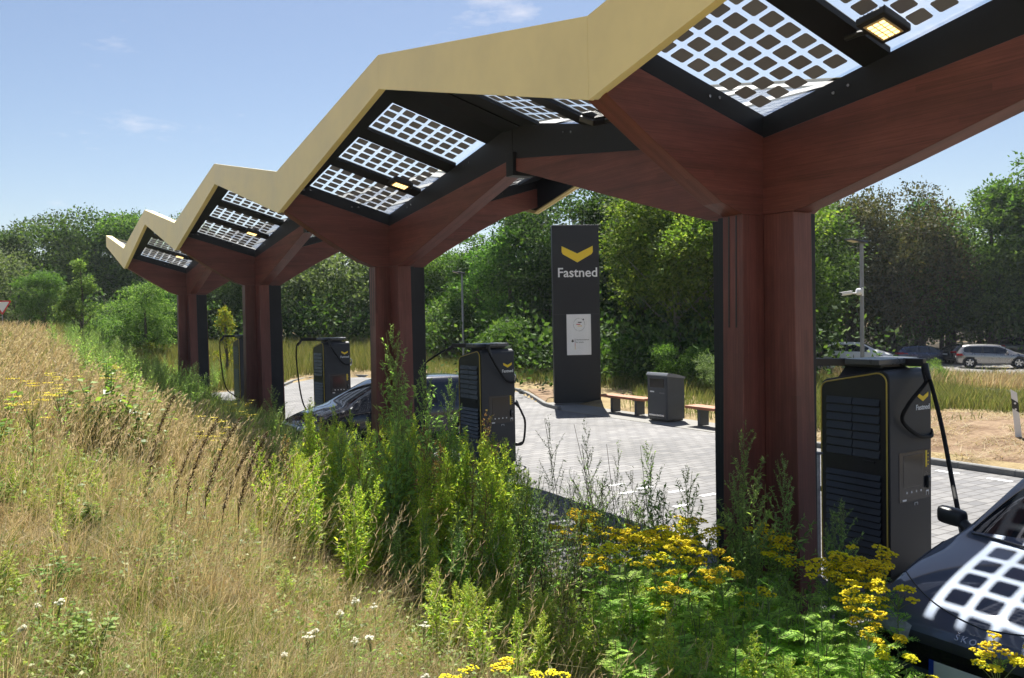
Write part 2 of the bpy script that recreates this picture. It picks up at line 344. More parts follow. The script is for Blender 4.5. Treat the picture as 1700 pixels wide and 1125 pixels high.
g = bpy.data.objects.new('ground', ground_mesh()); col.objects.link(g); g.data.materials.append(MATS['dry_meadow_soil']); tag(g, kind='structure')

def sheet(name, poly, z, material, fn=None):
    """flat (or terrain-following, when fn) sheet from a polygon"""
    bm = bmesh.new(); vs = [bm.verts.new((x, y, 0)) for x, y in poly]; bm.faces.new(vs)
    if fn:
        for ax in (0, 1):
            lo = min(p[ax] for p in poly); hi = max(p[ax] for p in poly); n = int((hi-lo)/.7)
            for k in range(1, n):
                no = Vector((1, 0, 0)) if ax == 0 else Vector((0, 1, 0))
                bmesh.ops.bisect_plane(bm, geom=bm.verts[:]+bm.edges[:]+bm.faces[:], plane_co=no*(lo+(hi-lo)*k/n), plane_no=no)
        for v in bm.verts: v.co.z = float(fn(v.co.x, v.co.y))+z
    else:
        for v in bm.verts: v.co.z = z
    me = bpy.data.meshes.new(name); bm.to_mesh(me); bm.free(); o = bpy.data.objects.new(name, me); col.objects.link(o); me.materials.append(material)
    if fn: me.polygons.foreach_set('use_smooth', [True]*len(me.polygons))
    return tag(o, kind='structure')
sheet('paving', PAVE, 0, paving_mat())
# pale slab strip that carries totem, benches and bin
sheet('slab_path', [(8.45, 7.0), (9.75, 7.0), (9.75, 14.9), (11.2, 15.2), (11.2, 16.7), (9.6, 17.6), (8.9, 16.7), (8.52, 15.45), (8.45, 15.2)], .006, SLAB)
sheet('bare_soil', [(8.58, -9), (11.2, -9), (12.4, -3), (12.9, 1.5), (13.6, 4.5), (12.6, 6.6), (10.6, 7.4), (9.9, 6.98), (8.58, 6.98)], .012, MATS['spoil'], gz)
sheet('bare_soil', [(8.98, 16.95), (9.7, 17.7), (11.4, 18.2), (11.5, 19.6), (10.9, 20.8), (10.35, 19.6)], .02, MATS['spoil'], gz)
sheet('access_road', [(21.5, -8), (27.5, -8), (27.5, 12.5), (26.5, 14.6), (22.5, 13.4)], .016, MATS['car_park_asphalt'], gz)
sheet('car_park', [(37, -5), (75, -5), (75, 44), (37, 44)], .016, MATS['car_park_asphalt'], gz)
# kerb: real stones along the edge of the paving
def kerb_run(pts, label, off=0.0, step=1.0, gaps=(), wd=.12, top=.115):
    b = MB(); P = [Vector((x, y, 0)) for x, y in pts]
    for a, c in zip(P[:-1], P[1:]):
        L_ = (c-a).length; n = max(1, round(L_/step)); d = (c-a)/L_; nn = Vector((d.y, -d.x, 0))
        for k in range(n):
            s, e = a+d*(L_*k/n+.004), a+d*(L_*(k+1)/n-.004)
            mid = (s+e)/2
            if any(abs(mid.y-gy) < gw and abs(mid.x-8.45) < .5 for gy, gw in gaps): continue
            o = nn*wd; z0, z1 = -.12, top; c_ = .018
            b.hexa([s+Vector((0, 0, z0)), e+Vector((0, 0, z0)), e+o+Vector((0, 0, z0)), s+o+Vector((0, 0, z0)), s+Vector((0, 0, z1-c_)), e+Vector((0, 0, z1-c_)), e+o+Vector((0, 0, z1-c_)), s+o+Vector((0, 0, z1-c_))])
            i = nn*c_
            b.hexa([s+Vector((0, 0, z1-c_)), e+Vector((0, 0, z1-c_)), e+o+Vector((0, 0, z1-c_)), s+o+Vector((0, 0, z1-c_)), s+i+Vector((0, 0, z1)), e+i+Vector((0, 0, z1)), e+o-i+Vector((0, 0, z1)), s+o-i+Vector((0, 0, z1))])
    o = b.build('kerb', KERB); return tag(o, kind='structure')
kerb_run([(8.45, -16), (8.45, 7.0)][::1], '', gaps=((3.1, .33),))
kerb_run(PAVE[2:-1], '', step=.8)
# white dashes painted as sun flecks through the roof, plus a marking line
b = MB()
for x0, y0 in ((2.52, 5.5), (2.72, 5.02), (2.95, 4.5), (3.15, 4.0), (2.25, 4.9), (2.3, 3.7)):
    b.box(x0, x0+.32, y0, y0+.10, .004, .008)
for k in range(14): b.box(7.9, 8.02, -9+k*.9, -8.6+k*.9, .004, .008)
tag(b.build('sun_flecks_and_marking', WHITE), kind='structure')

# ------------------------------------------------------------------ charging canopy
LB = 8.5; WF, WB = 2.07, 3.18
def tri(y):
    t = (y/LB) % 1.0; t = t if t <= .5 else 1-t
    return t*LB
def roofz(x, y): return 4.68+.287*abs(x)+.193*tri(y)
def woodz(x, y): return 4.50+.287*abs(x)+.128*tri(y)
canopy = thing('charging_canopy', 'long zigzag charging canopy with yellow fascia, solar glass roof and red-brown timber columns', 'canopy', (0, 0, 0))
def beam_part(name, quads_side, parent, w=.12):
    pass
def wood_poly(b, pts, axis, w, c=0):
    """side outline (u along the beam, z) extruded across +-w about c; UVs run with the grain"""
    n = len(pts)
    def P(q, t): return (t, q[0], q[1]) if axis == 1 else (q[0], t, q[1])
    vs = [P(q, c-w) for q in pts]+[P(q, c+w) for q in pts]
    fs = [tuple(range(n))[::-1], tuple(range(n, 2*n))]; s = random.random()*20
    uv = [[(pts[i][0]+s, pts[i][1]) for i in range(n)][::-1], [(pts[i][0]+s+3, pts[i][1]) for i in range(n)]]
    for i in range(n):
        j = (i+1) % n; L_ = hypot(pts[i][0]-pts[j][0], pts[i][1]-pts[j][1])
        fs.append((i, j, n+j, n+i)); uv.append([(s, 0), (s+L_, 0), (s+L_, 2*w), (s, 2*w)])
    return b.add(vs, fs, 0, uv)
LW = .125   # half width of legs and arms
def column(k):
    y0 = k*LB
    c = bpy.data.objects.new('column', None); col.objects.link(c); c.parent = canopy; c.location = (0, y0, 0); c.empty_display_size = .2
    # four-legged cross section, a little wider at the foot
    for nm, ax, sg in (('leg', 0, -1), ('leg', 0, 1), ('leg', 1, -1), ('leg', 1, 1)):
        b = MB(); e1 = {(0, -1): .40, (0, 1): .54, (1, -1): .47, (1, 1): .47}[ax, sg]; e0 = e1+.045
        s = random.random()*9
        lo = LW-.001*(ax == 1)
        for (u0, u1) in ((.0, 1.0),):
            def V(u, t, z): return (sg*u, t, z) if ax == 0 else (t, sg*u, z)
            q = [V(lo*.98, -lo, -.1), V(e0, -lo, -.1), V(e0, lo, -.1), V(lo*.98, lo, -.1), V(lo*.98, -lo, 3.80), V(e1, -lo, 3.80), V(e1, lo, 3.80), V(lo*.98, lo, 3.80)]
            fs = [(3, 2, 1, 0), (4, 5, 6, 7), (0, 1, 5, 4), (1, 2, 6, 5), (2, 3, 7, 6), (3, 0, 4, 7)]
            if (sg < 0) != (ax == 1): fs = [f[::-1] for f in fs]
            uvs = []
            for f in fs:
                zz = [q[i][2] for i in f]
                uvs.append([(q[i][2]+s, (q[i][0]+q[i][1])+s) for i in f])
            b.add(q, fs, 0, uvs)
        b.build(nm, WOOD, c, bevel=.008)
    # black steel lining on two of the re-entrant corners, seen as a strip beside the timber
    b = MB(); p0, p1 = LW+.002, LW+.072
    b.box(-.39, -p1, p0, p1, -.1, 3.79); b.box(-p1, -p0, p0, .455, -.1, 3.79)
    b.box(p0, p1, -.455, -p1, -.1, 3.79); b.box(p0, .525, -p1, -p0, -.1, 3.79)
    b.box(p0, p1, p1, .45, -.1, 3.79); b.box(p1, .52, p0, p1-.002, -.1, 3.79)
    b.build('steel_lining', BLACK, c, bevel=.004)
    # two long grooves at the head of the front leg and the steel foot plate
    b = MB(); b.hexa([(-.418, -.052, 2.75), (-.405, -.052, 2.75), (-.405, -.038, 2.75), (-.418, -.038, 2.75), (-.404, -.052, 3.79), (-.39, -.052, 3.79), (-.39, -.038, 3.79), (-.404, -.038, 3.79)]); b.hexa([(-.418, .038, 2.75), (-.405, .038, 2.75), (-.405, .052, 2.75), (-.418, .052, 2.75), (-.404, .038, 3.79), (-.39, .038, 3.79), (-.39, .052, 3.79), (-.404, .052, 3.79)])
    b.build('groove', CHBLK, c)
    b = MB(); b.bbox(-.68, .68, -.2, .2, -.02, .03, .006); b.bbox(-.2, .2, -.68, -.202, -.02, .028, .006); b.bbox(-.2, .2, .202, .68, -.02, .028, .006)
    b.build('base_plate', BLACK, c)
def arm(name, pts, axis, y0=0.0, sg=1):
    b = MB(); P = [(p[0]*sg+(y0 if axis == 1 else 0), p[1]) for p in pts]
    wood_poly(b, P, axis, LW-.002*(axis == 1), 0 if axis == 1 else y0)
    return b.build(name, WOOD, canopy, bevel=.008)
NC = range(0, 4)
for k in NC:
    y0 = k*LB
    if k >= 0 or True: column(k)
    # front and back arms (along X)
    fr = [(0, 3.80), (.41, 3.80), (.66, 3.89), (1.0, 4.09), (1.45, 4.36), (1.98, 4.70), (1.98, woodz(1.98, 0)), (0, woodz(0, 0))]
    bk = [(0, 3.80), (.55, 3.80), (.75, 3.93), (1.0, 4.08), (1.6, 4.42), (2.3, 4.78), (3.08, 5.02), (3.08, woodz(3.08, 0)), (0, woodz(0, 0))]
    arm('front_arm', fr, 0, y0, -1); arm('back_arm', bk, 0, y0, 1)
    # arms along the row, tapering towards the ridge
    lg = [(0, 3.802), (.48, 3.802), (.62, 3.83), (1.55, 4.09), (2.4, 4.34), (3.3, 4.61), (4.16, 4.86), (4.16, 5.03), (0, 4.502)]
    for sg in (-1, 1):
        arm('ridge_arm', lg, 1, y0, sg)
    if k < 3:
        yr = y0+LB/2
        b = MB(); b.bbox(-.17, .17, yr-.09, yr+.09, 4.80, 5.12, .006); b.bbox(-.05, .05, yr-.16, yr+.16, 4.86, 5.0, .005); b.build('ridge_joint', BLACK, canopy)
# steel rafters between timber and glass
def slab_between(b, A, B, w, f0, f1, axis):
    """plate under the glass from A to B, half width w, top following f1, underside f0"""
    ps = []
    for f in (f0, f1):
        for (x, y), s in ((A, -1), (B, -1), (B, 1), (A, 1)):
            X, Y = (x, y+s*w) if axis == 0 else (x+s*w, y)
            ps.append((X, Y, f(x, y)))
    b.hexa(ps)
XF, XB = -1.93, 3.05
ends = [k*LB/2 for k in range(-2, 8)]
for k in NC:
    y0 = k*LB
    for X in (XF, XB):
        b = MB(); slab_between(b, (0.001 if X > 0 else -.001, y0), (X, y0), .122, lambda x, y: woodz(x, y)+.003, lambda x, y: roofz(x, y)+.02, 0); b.build('valley_rafter', BLACK, canopy)
b = MB()
for j in range(-1, 7):
    y0 = j*LB/2; y1 = y0+LB/2
    b = MB()
    slab_between(b, (0, y0+.004), (0, y1-.004), .115, lambda x, y: min(4.505+.1255*tri(min(max(y, y0+.001), y1-.001)), 9), lambda x, y: roofz(x, y)+.01, 1); b.build('centre_rafter', BLACK, canopy)
b = MB()
for k in range(-1, 4):
    yr = k*LB+LB/2
    for X in (XF, XB):
        sgn = 1 if X > 0 else -1; b = MB(); D_ = .10
        b.hexa([(sgn*.12, yr-.2, roofz(.12, yr)-D_), (X, yr-.2, roofz(X, yr)-D_), (X, yr+.2, roofz(X, yr)-D_), (sgn*.12, yr+.2, roofz(.12, yr)-D_),
                (sgn*.12, yr-.2, roofz(.12, yr)+.0), (X, yr-.2, roofz(X, yr)+.0), (X, yr+.2, roofz(X, yr)+.0), (sgn*.12, yr+.2, roofz(.12, yr)+.0)]); b.build('ridge_rafter', BLACK, canopy)
# purlins between panels, edge strips and the panels themselves
PAN = [(.115, 1.20), (1.45, 2.36), (2.66, 3.57)]
def slope_pt(x, yy, y0, sgn, dz): # yy measured up the slope from the valley y0
    return (x, y0+sgn*yy, 4.68+.287*abs(x)+.193*yy+dz)
mull = MB(); lamp_pts = []
def half_slopes():
    for j in range(-1, 7):
        ya = j*LB/2
        if j % 2 == 0: yield ya, 1
        else: yield ya+LB/2, -1
for y0, sgn in half_slopes():
    for xs, xe in ((-.125, XF), (.125, XB)):
        for a, c in ((1.203, 1.447), (2.363, 2.657), (3.573, 4.052)):
            P = [slope_pt(x, yy, y0, sgn, dz) for dz in (-.045, .012) for (x, yy) in ((xs, a), (xe, a), (xe, c), (xs, c))]
            mull = MB(); mull.hexa(P if (sgn > 0) == (xe > 0) else [P[i] for i in (3, 2, 1, 0, 7, 6, 5, 4)]); mull.build('purlin', BLACK, canopy)
        # strip along the fascia
        xs_, x2 = (2.62, 3.13) if xe > 0 else (-1.585, -2.03)
        P = [slope_pt(x, yy, y0, sgn, dz) for dz in (-.052, .015) for (x, yy) in ((xs_, .125), (x2, .125), (x2, 4.049), (xs_, 4.049))]
        mull = MB(); mull.hexa(P); mull.build('edge_strip', BLACK, canopy)
    for xs, xe in ((-.118, -1.60), (.118, 2.635)):
        for a, c in PAN:
            g_ = MB(); P = [slope_pt(x, yy, y0, sgn, 0) for (x, yy) in ((xs, a), (xe, a), (xe, c), (xs, c))]
            g_.add(P, [(0, 1, 2, 3)]); pane = g_.build('solar_panel', GLASS, canopy)
            ce = MB(); nx = int((abs(xe-xs)-.10)/.192); nq = int((c-a-.06)/.2); s = 1 if xe > 0 else -1
            for i in range(nx):
                for q in range(nq):
                    x0 = xs+s*(.11+i*.192); x1 = x0+s*.147; v0 = a+(c-a-nq*.2+.05)/2+q*.2; v1 = v0+.15
                    ch = .014
                    oct_ = [(x0+s*ch, v0), (x1-s*ch, v0), (x1, v0+ch), (x1, v1-ch), (x1-s*ch, v1), (x0+s*ch, v1), (x0, v1-ch), (x0, v0+ch)]
                    vs = [slope_pt(x, v, y0, sgn, dz) for dz in (-.0065, -.0055) for x, v in oct_]
                    ce.add(vs, [tuple(range(8)), tuple(range(8, 16))[::-1]])
            ce.build('solar_cells', CELL, pane)
# bolts on the rafter sides
for k in NC:
    for (x, s) in ((-.75, 1), (-1.6, 1), (.9, 1), (2.2, 1)):
        for dx in (-.06, .06): b = MB(); b.cyl((x+dx, k*LB-.127, roofz(x, 0)-.07), .014, -.008, 1, 8); b.build('bolt', CHROME, canopy)
    for yy in (.9, 1.05, 2.9, 3.05): 
        for s_ in (-1, 1): b = MB(); b.cyl((-.117, k*LB+s_*yy, roofz(0, yy)-.09), .014, -.008, 0, 8); b.build('bolt', CHROME, canopy)
# fascia: folded sheet with returned edge and lit cap
def fascia(X, out, vt, pt, vb, pb, name, trim):
    b = MB(); t = .05*out
    ys = [j*LB/2 for j in range(-2, 8)]
    for j in range(-1, 7):
        y0, y1 = j*LB/2, (j+1)*LB/2
        v0 = j % 2 == 0
        T0, B0 = (vt, vb) if v0 else (pt, pb); T1, B1 = (pt, pb) if v0 else (vt, vb)
        e = .0015
        P = [(X, y0+e, B0), (X+t, y0+e, B0), (X+t, y1-e, B1), (X, y1-e, B1), (X, y0+e, T0), (X+t, y0+e, T0), (X+t, y1-e, T1), (X, y1-e, T1)]
        b.hexa(P if out > 0 else [P[i] for i in (3, 2, 1, 0, 7, 6, 5, 4)])
        # inward return along the lower edge
        w = -.05*out
        P = [(X, y0, B0+.012), (X+w, y0, B0+.012), (X+w, y1, B1+.012), (X, y1, B1+.012), (X, y0, B0+.03), (X+w, y0, B0+.03), (X+w, y1, B1+.03), (X, y1, B1+.03)]
        b.hexa(P)
        # roof capping between fascia and glass
        w = -.16*out; P = [(X, y0, T0-.004), (X+w, y0, T0-.02), (X+w, y1, T1-.02), (X, y1, T1-.004), (X, y0, T0-.0), (X+w, y0, T0-.012), (X+w, y1, T1-.012), (X, y1, T1-.0)]
        b.hexa(P)
    return b.build(name, YEL, canopy)
fascia(-WF+.05, -1, 5.361, 6.164, 4.673, 5.743, 'front_fascia', True)
fascia(WB-.05, 1, 5.60, 6.42, 4.90, 5.95, 'back_fascia', True)
# dark soffit plate behind the fascia (closes the gap to the glass)
for j in range(-1, 7):
    y0, y1 = j*LB/2, (j+1)*LB/2; v0 = j % 2 == 0
    for X, B_, T_ in ((-WF+.056, (4.69, 5.76), (5.30, 6.10)), (WB-.056, (4.92, 5.97), (5.55, 6.36))):
        b = MB(); s = 1 if X < 0 else -1
        a0, t0 = (B_[0], T_[0]) if v0 else (B_[1], T_[1]); a1, t1 = (B_[1], T_[1]) if v0 else (B_[0], T_[0])
        b.hexa([(X, y0, a0+.05), (X+s*.03, y0, a0+.05), (X+s*.03, y1, a1+.05), (X, y1, a1+.05), (X, y0, t0), (X+s*.03, y0, t0), (X+s*.03, y1, t1), (X, y1, t1)]); b.build('fascia_backing', BLACK, canopy)
# end gable at the far peak
for ye in (-LB/2, 7*LB/2):
  b = MB()
  b.hexa([(-WF+.06, ye-.02, 5.76), (0, ye-.02, 5.25), (0, ye+.02, 5.25), (-WF+.06, ye+.02, 5.76), (-WF+.06, ye-.02, 6.15), (0, ye-.02, 5.62), (0, ye+.02, 5.62), (-WF+.06, ye+.02, 6.15)])
  b.hexa([(0, ye-.02, 5.25), (WB-.06, ye-.02, 5.97), (WB-.06, ye+.02, 5.97), (0, ye+.02, 5.25), (0, ye-.02, 5.62), (WB-.06, ye-.02, 6.36), (WB-.06, ye+.02, 6.36), (0, ye+.02, 5.62)])
  b.build('end_fascia', YEL, canopy)
# floodlights under the roof
def flood(x, y, label, sgn, on=True):
    z = roofz(x, y)-.17
    t = thing('floodlight', label, 'floodlight', (x, y, z), 0, 'floodlights under the canopy roof')
    b = MB(); b.bbox(-.17, .17, -.12, .12, -.035, .03, .012)
    for i in range(7): b.box(-.14, .14, -.1+i*.033, -.094+i*.033, .03, .055)
    b.build('housing', CHBLK, t, smooth=False)
    b = MB(); b.bbox(-.125, .125, -.085, .085, -.043, -.0355, .003); l = b.build('lens', mat('pale_lamp_rim', (.55, .42, .26), .3), t)
    b = MB()
    for i in range(5):
        for j in range(3): b.box(-.105+i*.044, -.073+i*.044, -.068+j*.048, -.032+j*.048, -.0465, -.0435)
    b.build('led_array', LEDW if on else CHBLK, t)
    b = MB(); b.tube([(0.0, -sgn*.1, 0), (0, -sgn*.2, .03), (0, -sgn*.32, .045)], .022, 8); b.build('bracket', CHBLK, t)
    t.rotation_euler = (radians(-10), radians(14), 0) if on else (radians(24), radians(-14), 0); return t
for k, lab in ((0, 'lit floodlight under the roof glass nearest the camera, right of the first column'),
               (1, 'lit floodlight under the roof between the first and second column'),
               (2, 'lit floodlight under the roof between the second and third column'),
               (3, 'lit floodlight under the roof between the third and fourth column')):
    flood(-.62, k*LB-1.72, lab, -1)
flood(-.62, 1.72, 'dark floodlight seen edge-on under the roof beside the ridge joint nearest the camera', 1, False)

# ------------------------------------------------------------------ chargers
def rounded(pts, r, n=5):
    """round the corners of a convex 2-D outline"""
    o = []
    for i, p in enumerate(pts):
        a = Vector(pts[i-1]); b_ = Vector(p); c = Vector(pts[(i+1) % len(pts)])
        rr = r[i] if isinstance(r, (list, tuple)) else r
        if rr <= 0: o.append(tuple(b_)); continue
        u = (a-b_).normalized(); v = (c-b_).normalized(); h = u.angle(v)/2; d = rr/math.tan(h)
        ce = b_+(u+v).normalized()*(rr/sin(h)); s = b_+u*d; e = b_+v*d
        a0 = atan2(s.y-ce.y, s.x-ce.x); a1 = atan2(e.y-ce.y, e.x-ce.x)
        while a1-a0 > pi: a1 -= 2*pi
        while a1-a0 < -pi: a1 += 2*pi
        for k in range(n+1): t = a0+(a1-a0)*k/n; o.append((ce.x+rr*cos(t), ce.y+rr*sin(t)))
    return o
CW, CD = .76, .86   # across the screen side, along the louvred side
def charger(label, loc, cables, group='rapid chargers beside the columns'):
    t = thing('ev_charger', label, 'charger', loc, 0, group)
    b = MB(); out_ = rounded([(0, .06), (CD, .06), (CD, 2.11), (0, 2.27)], [.02, .02, .11, .11])
    b.prism(out_, 0, .012, CW)
    body = b.build('body', CHGR, t, smooth=True, bevel=.012)
    b = MB(); b.bbox(.03, CW-.03, .03, CD-.03, -.04, .065, .01); b.build('plinth', CHBLK, t)
    # louvred door on the side facing the meadow
    b = MB(); inn = rounded([(.035, .10), (CD-.035, .10), (CD-.035, 2.07), (.035, 2.222)], [.02, .02, .09, .09])
    b.prism(inn, 0, -.006, .013); b.build('door', CHBLK, t)
    b = MB(); loop = [(-.006, y, z) for y, z in rounded([(.022, .086), (CD-.022, .086), (CD-.022, 2.083), (.022, 2.238)], [.02, .02, .1, .1])]
    b.tube(loop+[loop[0]], .0085, 6); b.build('trim', TRIM, t)
    b = MB()
    for z in [1.93-.093*i for i in range(7)]:
        for y0, y1 in ((.10, .425), (.435, .76)):
            b.hexa([(-.008, y0, z-.07), (-.030, y0, z-.062), (-.030, y1, z-.062), (-.008, y1, z-.07), (-.008, y0, z+.008), (-.012, y0, z+.008), (-.012, y1, z+.008), (-.008, y1, z+.008)])
    for z in [1.12-.0735*i for i in range(14)]:
        b.hexa([(-.008, .09, z-.055), (-.034, .09, z-.045), (-.034, .77, z-.045), (-.008, .77, z-.055), (-.008, .09, z+.008), (-.011, .09, z+.008), (-.011, .77, z+.008), (-.008, .77, z+.008)])
    b.build('louvre', mat('louvre_black', (.014, .015, .020), .38, var=.1, spec=.5), t)
    b = MB(); b.bbox(-.022, -.005, .16, .30, 1.245, 1.275, .004); b.build('door_handle', CHBLK, t)
    # screen side (facing the bay), repeated on the far side
    for s, y in ((-1, 0.0), (1, CD)):
        def F(x, z, o): return (x, y+s*o, z)
        b = MB(); b.box(.012, CW, *sorted((y+s*.0005, y-s*.003)), 2.045, 2.052); 
        sc = MB(); lo, hi = sorted((y-s*.02, y+s*.006)); sc.bbox(.24, .60, lo, hi, .98, 1.33, .005)
        o = sc.build('screen', SCREEN, t)
        sc = MB(); lo, hi = sorted((y-s*.01, y+s*.0035)); sc.box(.17, .72, lo, hi, .83, 1.36)
        sc.build('control_panel', mat('control_panel_black', (.03, .03, .034), .22, var=.1), t)
        ic = MB()
        for i in range(4): ic.cyl(F(.30+i*.085, .925, .004), .013, s*.003, 1, 12)
        ic.box(.225, .295, *sorted((y, y+s*.0055)), .838, .858)
        ic.box(.44, .50, *sorted((y, y+s*.0055)), .80, .806); ic.box(.44, .446, *sorted((y, y+s*.0055)), .775, .806); ic.box(.494, .50, *sorted((y, y+s*.0055)), .775, .806)
        ic.box(.65, .70, *sorted((y, y+s*.0055)), .90, .915); ic.box(.65, .655, *sorted((y, y+s*.0055)), .86, .90); ic.box(.695, .70, *sorted((y, y+s*.0055)), .86, .90)
        ic.build('pictogram', WHITE, t)
        yb = MB(); yb.box(.640, .668, *sorted((y, y+s*.006)), 1.17, 1.35)
        for i in range(4): yb.box(.676, .70, *sorted((y, y+s*.006)), 1.19+i*.04, 1.197+i*.04)
        yb.build('price_bar', LOGO, t)
        cr_ = MB(); lo, hi = sorted((y-s*.005, y+s*.035)); cr_.bbox(.645, .705, lo, hi, .94, 1.07, .012); c = cr_.build('card_reader', CHBLK, t)
        cr_ = MB(); cr_.box(.655, .695, *sorted((y+s*.034, y+s*.037)), 1.02, 1.055); cr_.build('display', GREY2, c)
        xd = (1, 0, 0) if s < 0 else (-1, 0, 0)
        lx = .60 if s < 0 else .16
        place(lg := chevron(.19, .095, .04), frame(F(lx, 1.985, .001), xd)); lg.build('logo', LOGO, t)
        place(tx := text_mb('Fastned', .082, .002), frame(F(lx, 1.80, .003), xd)); tx.build('lettering', WHITE, t)
        hk = MB(); hx = .775 if s < 0 else -.015
        hk.tube(bez([F(.74, 1.74, -.1), F(.80, 1.76, -.1), F(.845, 1.70, -.1), F(.83, 1.6, -.1), F(.76, 1.57, -.1)], 6), .014, 8); hk.build('cable_hook', CHROME if s < 0 else CHBLK, t)
    # cable management head on top: rotating arms
    b = MB(); b.hexa([(.12, .12, 2.20), (.66, .12, 2.20), (.66, .74, 2.10), (.12, .74, 2.10), (.2, .2, 2.27), (.58, .2, 2.27), (.58, .66, 2.27), (.2, .66, 2.27)]); b.bbox(.10, .66, .16, .74, 2.268, 2.30, .006)
    b.build('head_mount', CHBLK, t)
    b = MB(); b.bbox(-.02, .70, .10, .52, 2.302, 2.36, .008); b.build('head_cover', mat('head_cover_grey', (.07, .08, .095), .28, var=.08), t)
    for nm, pts in cables['arms']:
        b = MB(); a, c = [Vector(p) for p in pts]; d = (c-a).normalized(); n_ = Vector((-d.y, d.x, 0))*.035
        z0, z1 = 2.275, 2.357
        b.hexa([(a-n_).to_tuple()[:2]+(z0,), (c-n_).to_tuple()[:2]+(z0,), (c+n_).to_tuple()[:2]+(z0,), (a+n_).to_tuple()[:2]+(z0,), (a-n_).to_tuple()[:2]+(z1,), (c-n_).to_tuple()[:2]+(z1,), (c+n_).to_tuple()[:2]+(z1,), (a+n_).to_tuple()[:2]+(z1,)])
        b.build('cable_arm', CHBLK, t, bevel=.006)
    for path, plug in cables['runs']:
        b = MB(); b.tube(bez(path, 10), .021, 9); cb = b.build('cable', RUB, t, smooth=True)
        b = MB(); p0 = Vector(path[0]); p1 = (Vector(path[1])-p0).normalized(); b.tube([p0+Vector((0, 0, .03)), p0+p1*.05, p0+p1*.16], [.036, .034, .022], 10); b.build('strain_relief', CHBLK, cb, smooth=True)
        if plug:
            e = Vector(path[-1]); q = Vector(plug)
            b = MB(); b.tube([e, e+q*.10, e+q*.16, e+q*.24], [.026, .034, .042, .038], 12)
            b.tube(bez([e+q*.02, e+q*.06+Vector((0, 0, .055)), e+q*.18+Vector((0, 0, .055))], 5), .012, 7)
            b.build('connector', CHBLK, t, smooth=True)
    return t
# arms point to the bay (-Y) and to the meadow / far bay; local coordinates
armsA = [('a', ((.45, .45, 0), (.50, -.09, 0))), ('b', ((.30, .42, 0), (-.30, .98, 0)))]
armsB = [('a', ((.45, .45, 0), (.12, -.10, 0))), ('b', ((.30, .42, 0), (-.02, 1.05, 0)))]
runsA = [([(.50, -.085, 2.27), (.46, -.13, 2.12), (.20, -.10, 1.90), (.16, -.05, 1.72), (.40, -.06, 1.55), (.70, -.03, 1.50), (.80, .03, 1.56)], None),
         ([(.50, -.09, 2.27), (.42, -.22, 2.06), (.05, -.55, 1.70), (-.50, -.98, 1.28), (-1.02, -1.36, 1.03)], (-.5, -.5, -.35)),
         ([(-.30, .98, 2.27), (-.34, 1.0, 2.15), (-.18, 1.02, 1.95), (-.14, 1.0, 1.3), (.2, .98, .8), (.45, .95, .95), (.5, .88, 1.05)], (0, -.6, .1))]
runsB = [([(.12, -.095, 2.27), (.16, -.13, 2.12), (.34, -.10, 1.86), (.52, -.06, 1.66), (.70, -.04, 1.60), (.80, .02, 1.68)], None),
         ([(-.02, 1.05, 2.27), (-.18, 1.10, 2.22), (-.48, 1.3, 2.0), (-.62, 1.6, 1.78), (-.45, 2.2, 1.70), (.2, 2.6, 1.66)], None),
         ([(.84, .12, .35), (.93, .0, .42), (.95, -.05, .8), (.88, -.05, 1.0), (.83, -.02, 1.12)], (-.25, .1, .4))]
runsC = [([(.12, -.095, 2.27), (.16, -.13, 2.12), (.34, -.10, 1.86), (.52, -.06, 1.66), (.70, -.04, 1.60), (.80, .02, 1.68)], None),
         ([(-.30, .98, 2.27), (-.42, 1.02, 2.1), (-.40, 1.04, 1.4), (-.3, .9, .5), (-.1, .6, .2), (.05, .3, .1)], None)]
charger('graphite charger with yellow-edged louvred door beside the nearest column, cable plugged into the grey car', (1.65, -.22, 0), dict(arms=armsA, runs=runsA))
charger('graphite charger beside the second column, its cable reaching over to the dark car', (1.65, 8.28, 0), dict(arms=armsB, runs=runsB))
charger('graphite charger seen between the second and third columns, in front of the far kerb', (1.65, 16.78, 0), dict(arms=armsA[:0]+[('a', ((.45, .45, 0), (.12, -.10, 0))), armsA[1]], runs=runsC))
charger('graphite charger farthest along the row, half hidden behind the third column', (1.55, 25.1, 0), dict(arms=[('a', ((.45, .45, 0), (.12, -.10, 0))), armsA[1]], runs=runsC))
# slim pale protection post between column and charger
t = thing('guard_post', 'slim pale metal guard post between the nearest column and charger', 'post', (1.27, .40, 0))
b = MB(); b.bbox(-.035, .035, -.03, .03, 0, 1.33, .006); b.build('post', mat('weathered_white_post', (.5, .5, .48), .6, var=.3, scale=14), t)
b = MB(); b.bbox(-.06, .06, -.045, .045, 1.33, 1.355, .005); b.build('cap', GALV, t)

# ------------------------------------------------------------------ totem
ang = atan2(-.69, 1.3)
t = thing('sign_totem', 'tall black sign totem with yellow chevron and white lettering', 'sign', (9.2, 16.62, .05), ang)
TW, TD, TH = 1.50, .30, 5.66
b = MB(); b.bbox(0, TW, 0, TD, 0, TH, .012); b.build('panel', mat('totem_black_panel', (.007, .008, .012), .55, var=.12, scale=1.3, bump=.03, bscale=90), t)
b = MB(); b.box(.02, TW-.02, -.003, 0, 2.83, 2.838); b.bbox(-.012, TW+.012, -.012, TD+.012, TH-.02, TH+.012, .004); b.build('seam', DGREY, t)
b = place(chevron(1.0, .52, .2), frame((.80, -.002, 5.00), (1, 0, 0))); b.build('logo', LOGO, t)
b = place(text_mb('Fastned', .42, .004), frame((.80, -.004, 4.02), (1, 0, 0))); b.build('lettering', WHITE, t)
b = MB(); b.bbox(.04, TW-.04, .03, TD-.03, -.03, .03, .005); b.build('base_plate', GALV, t)
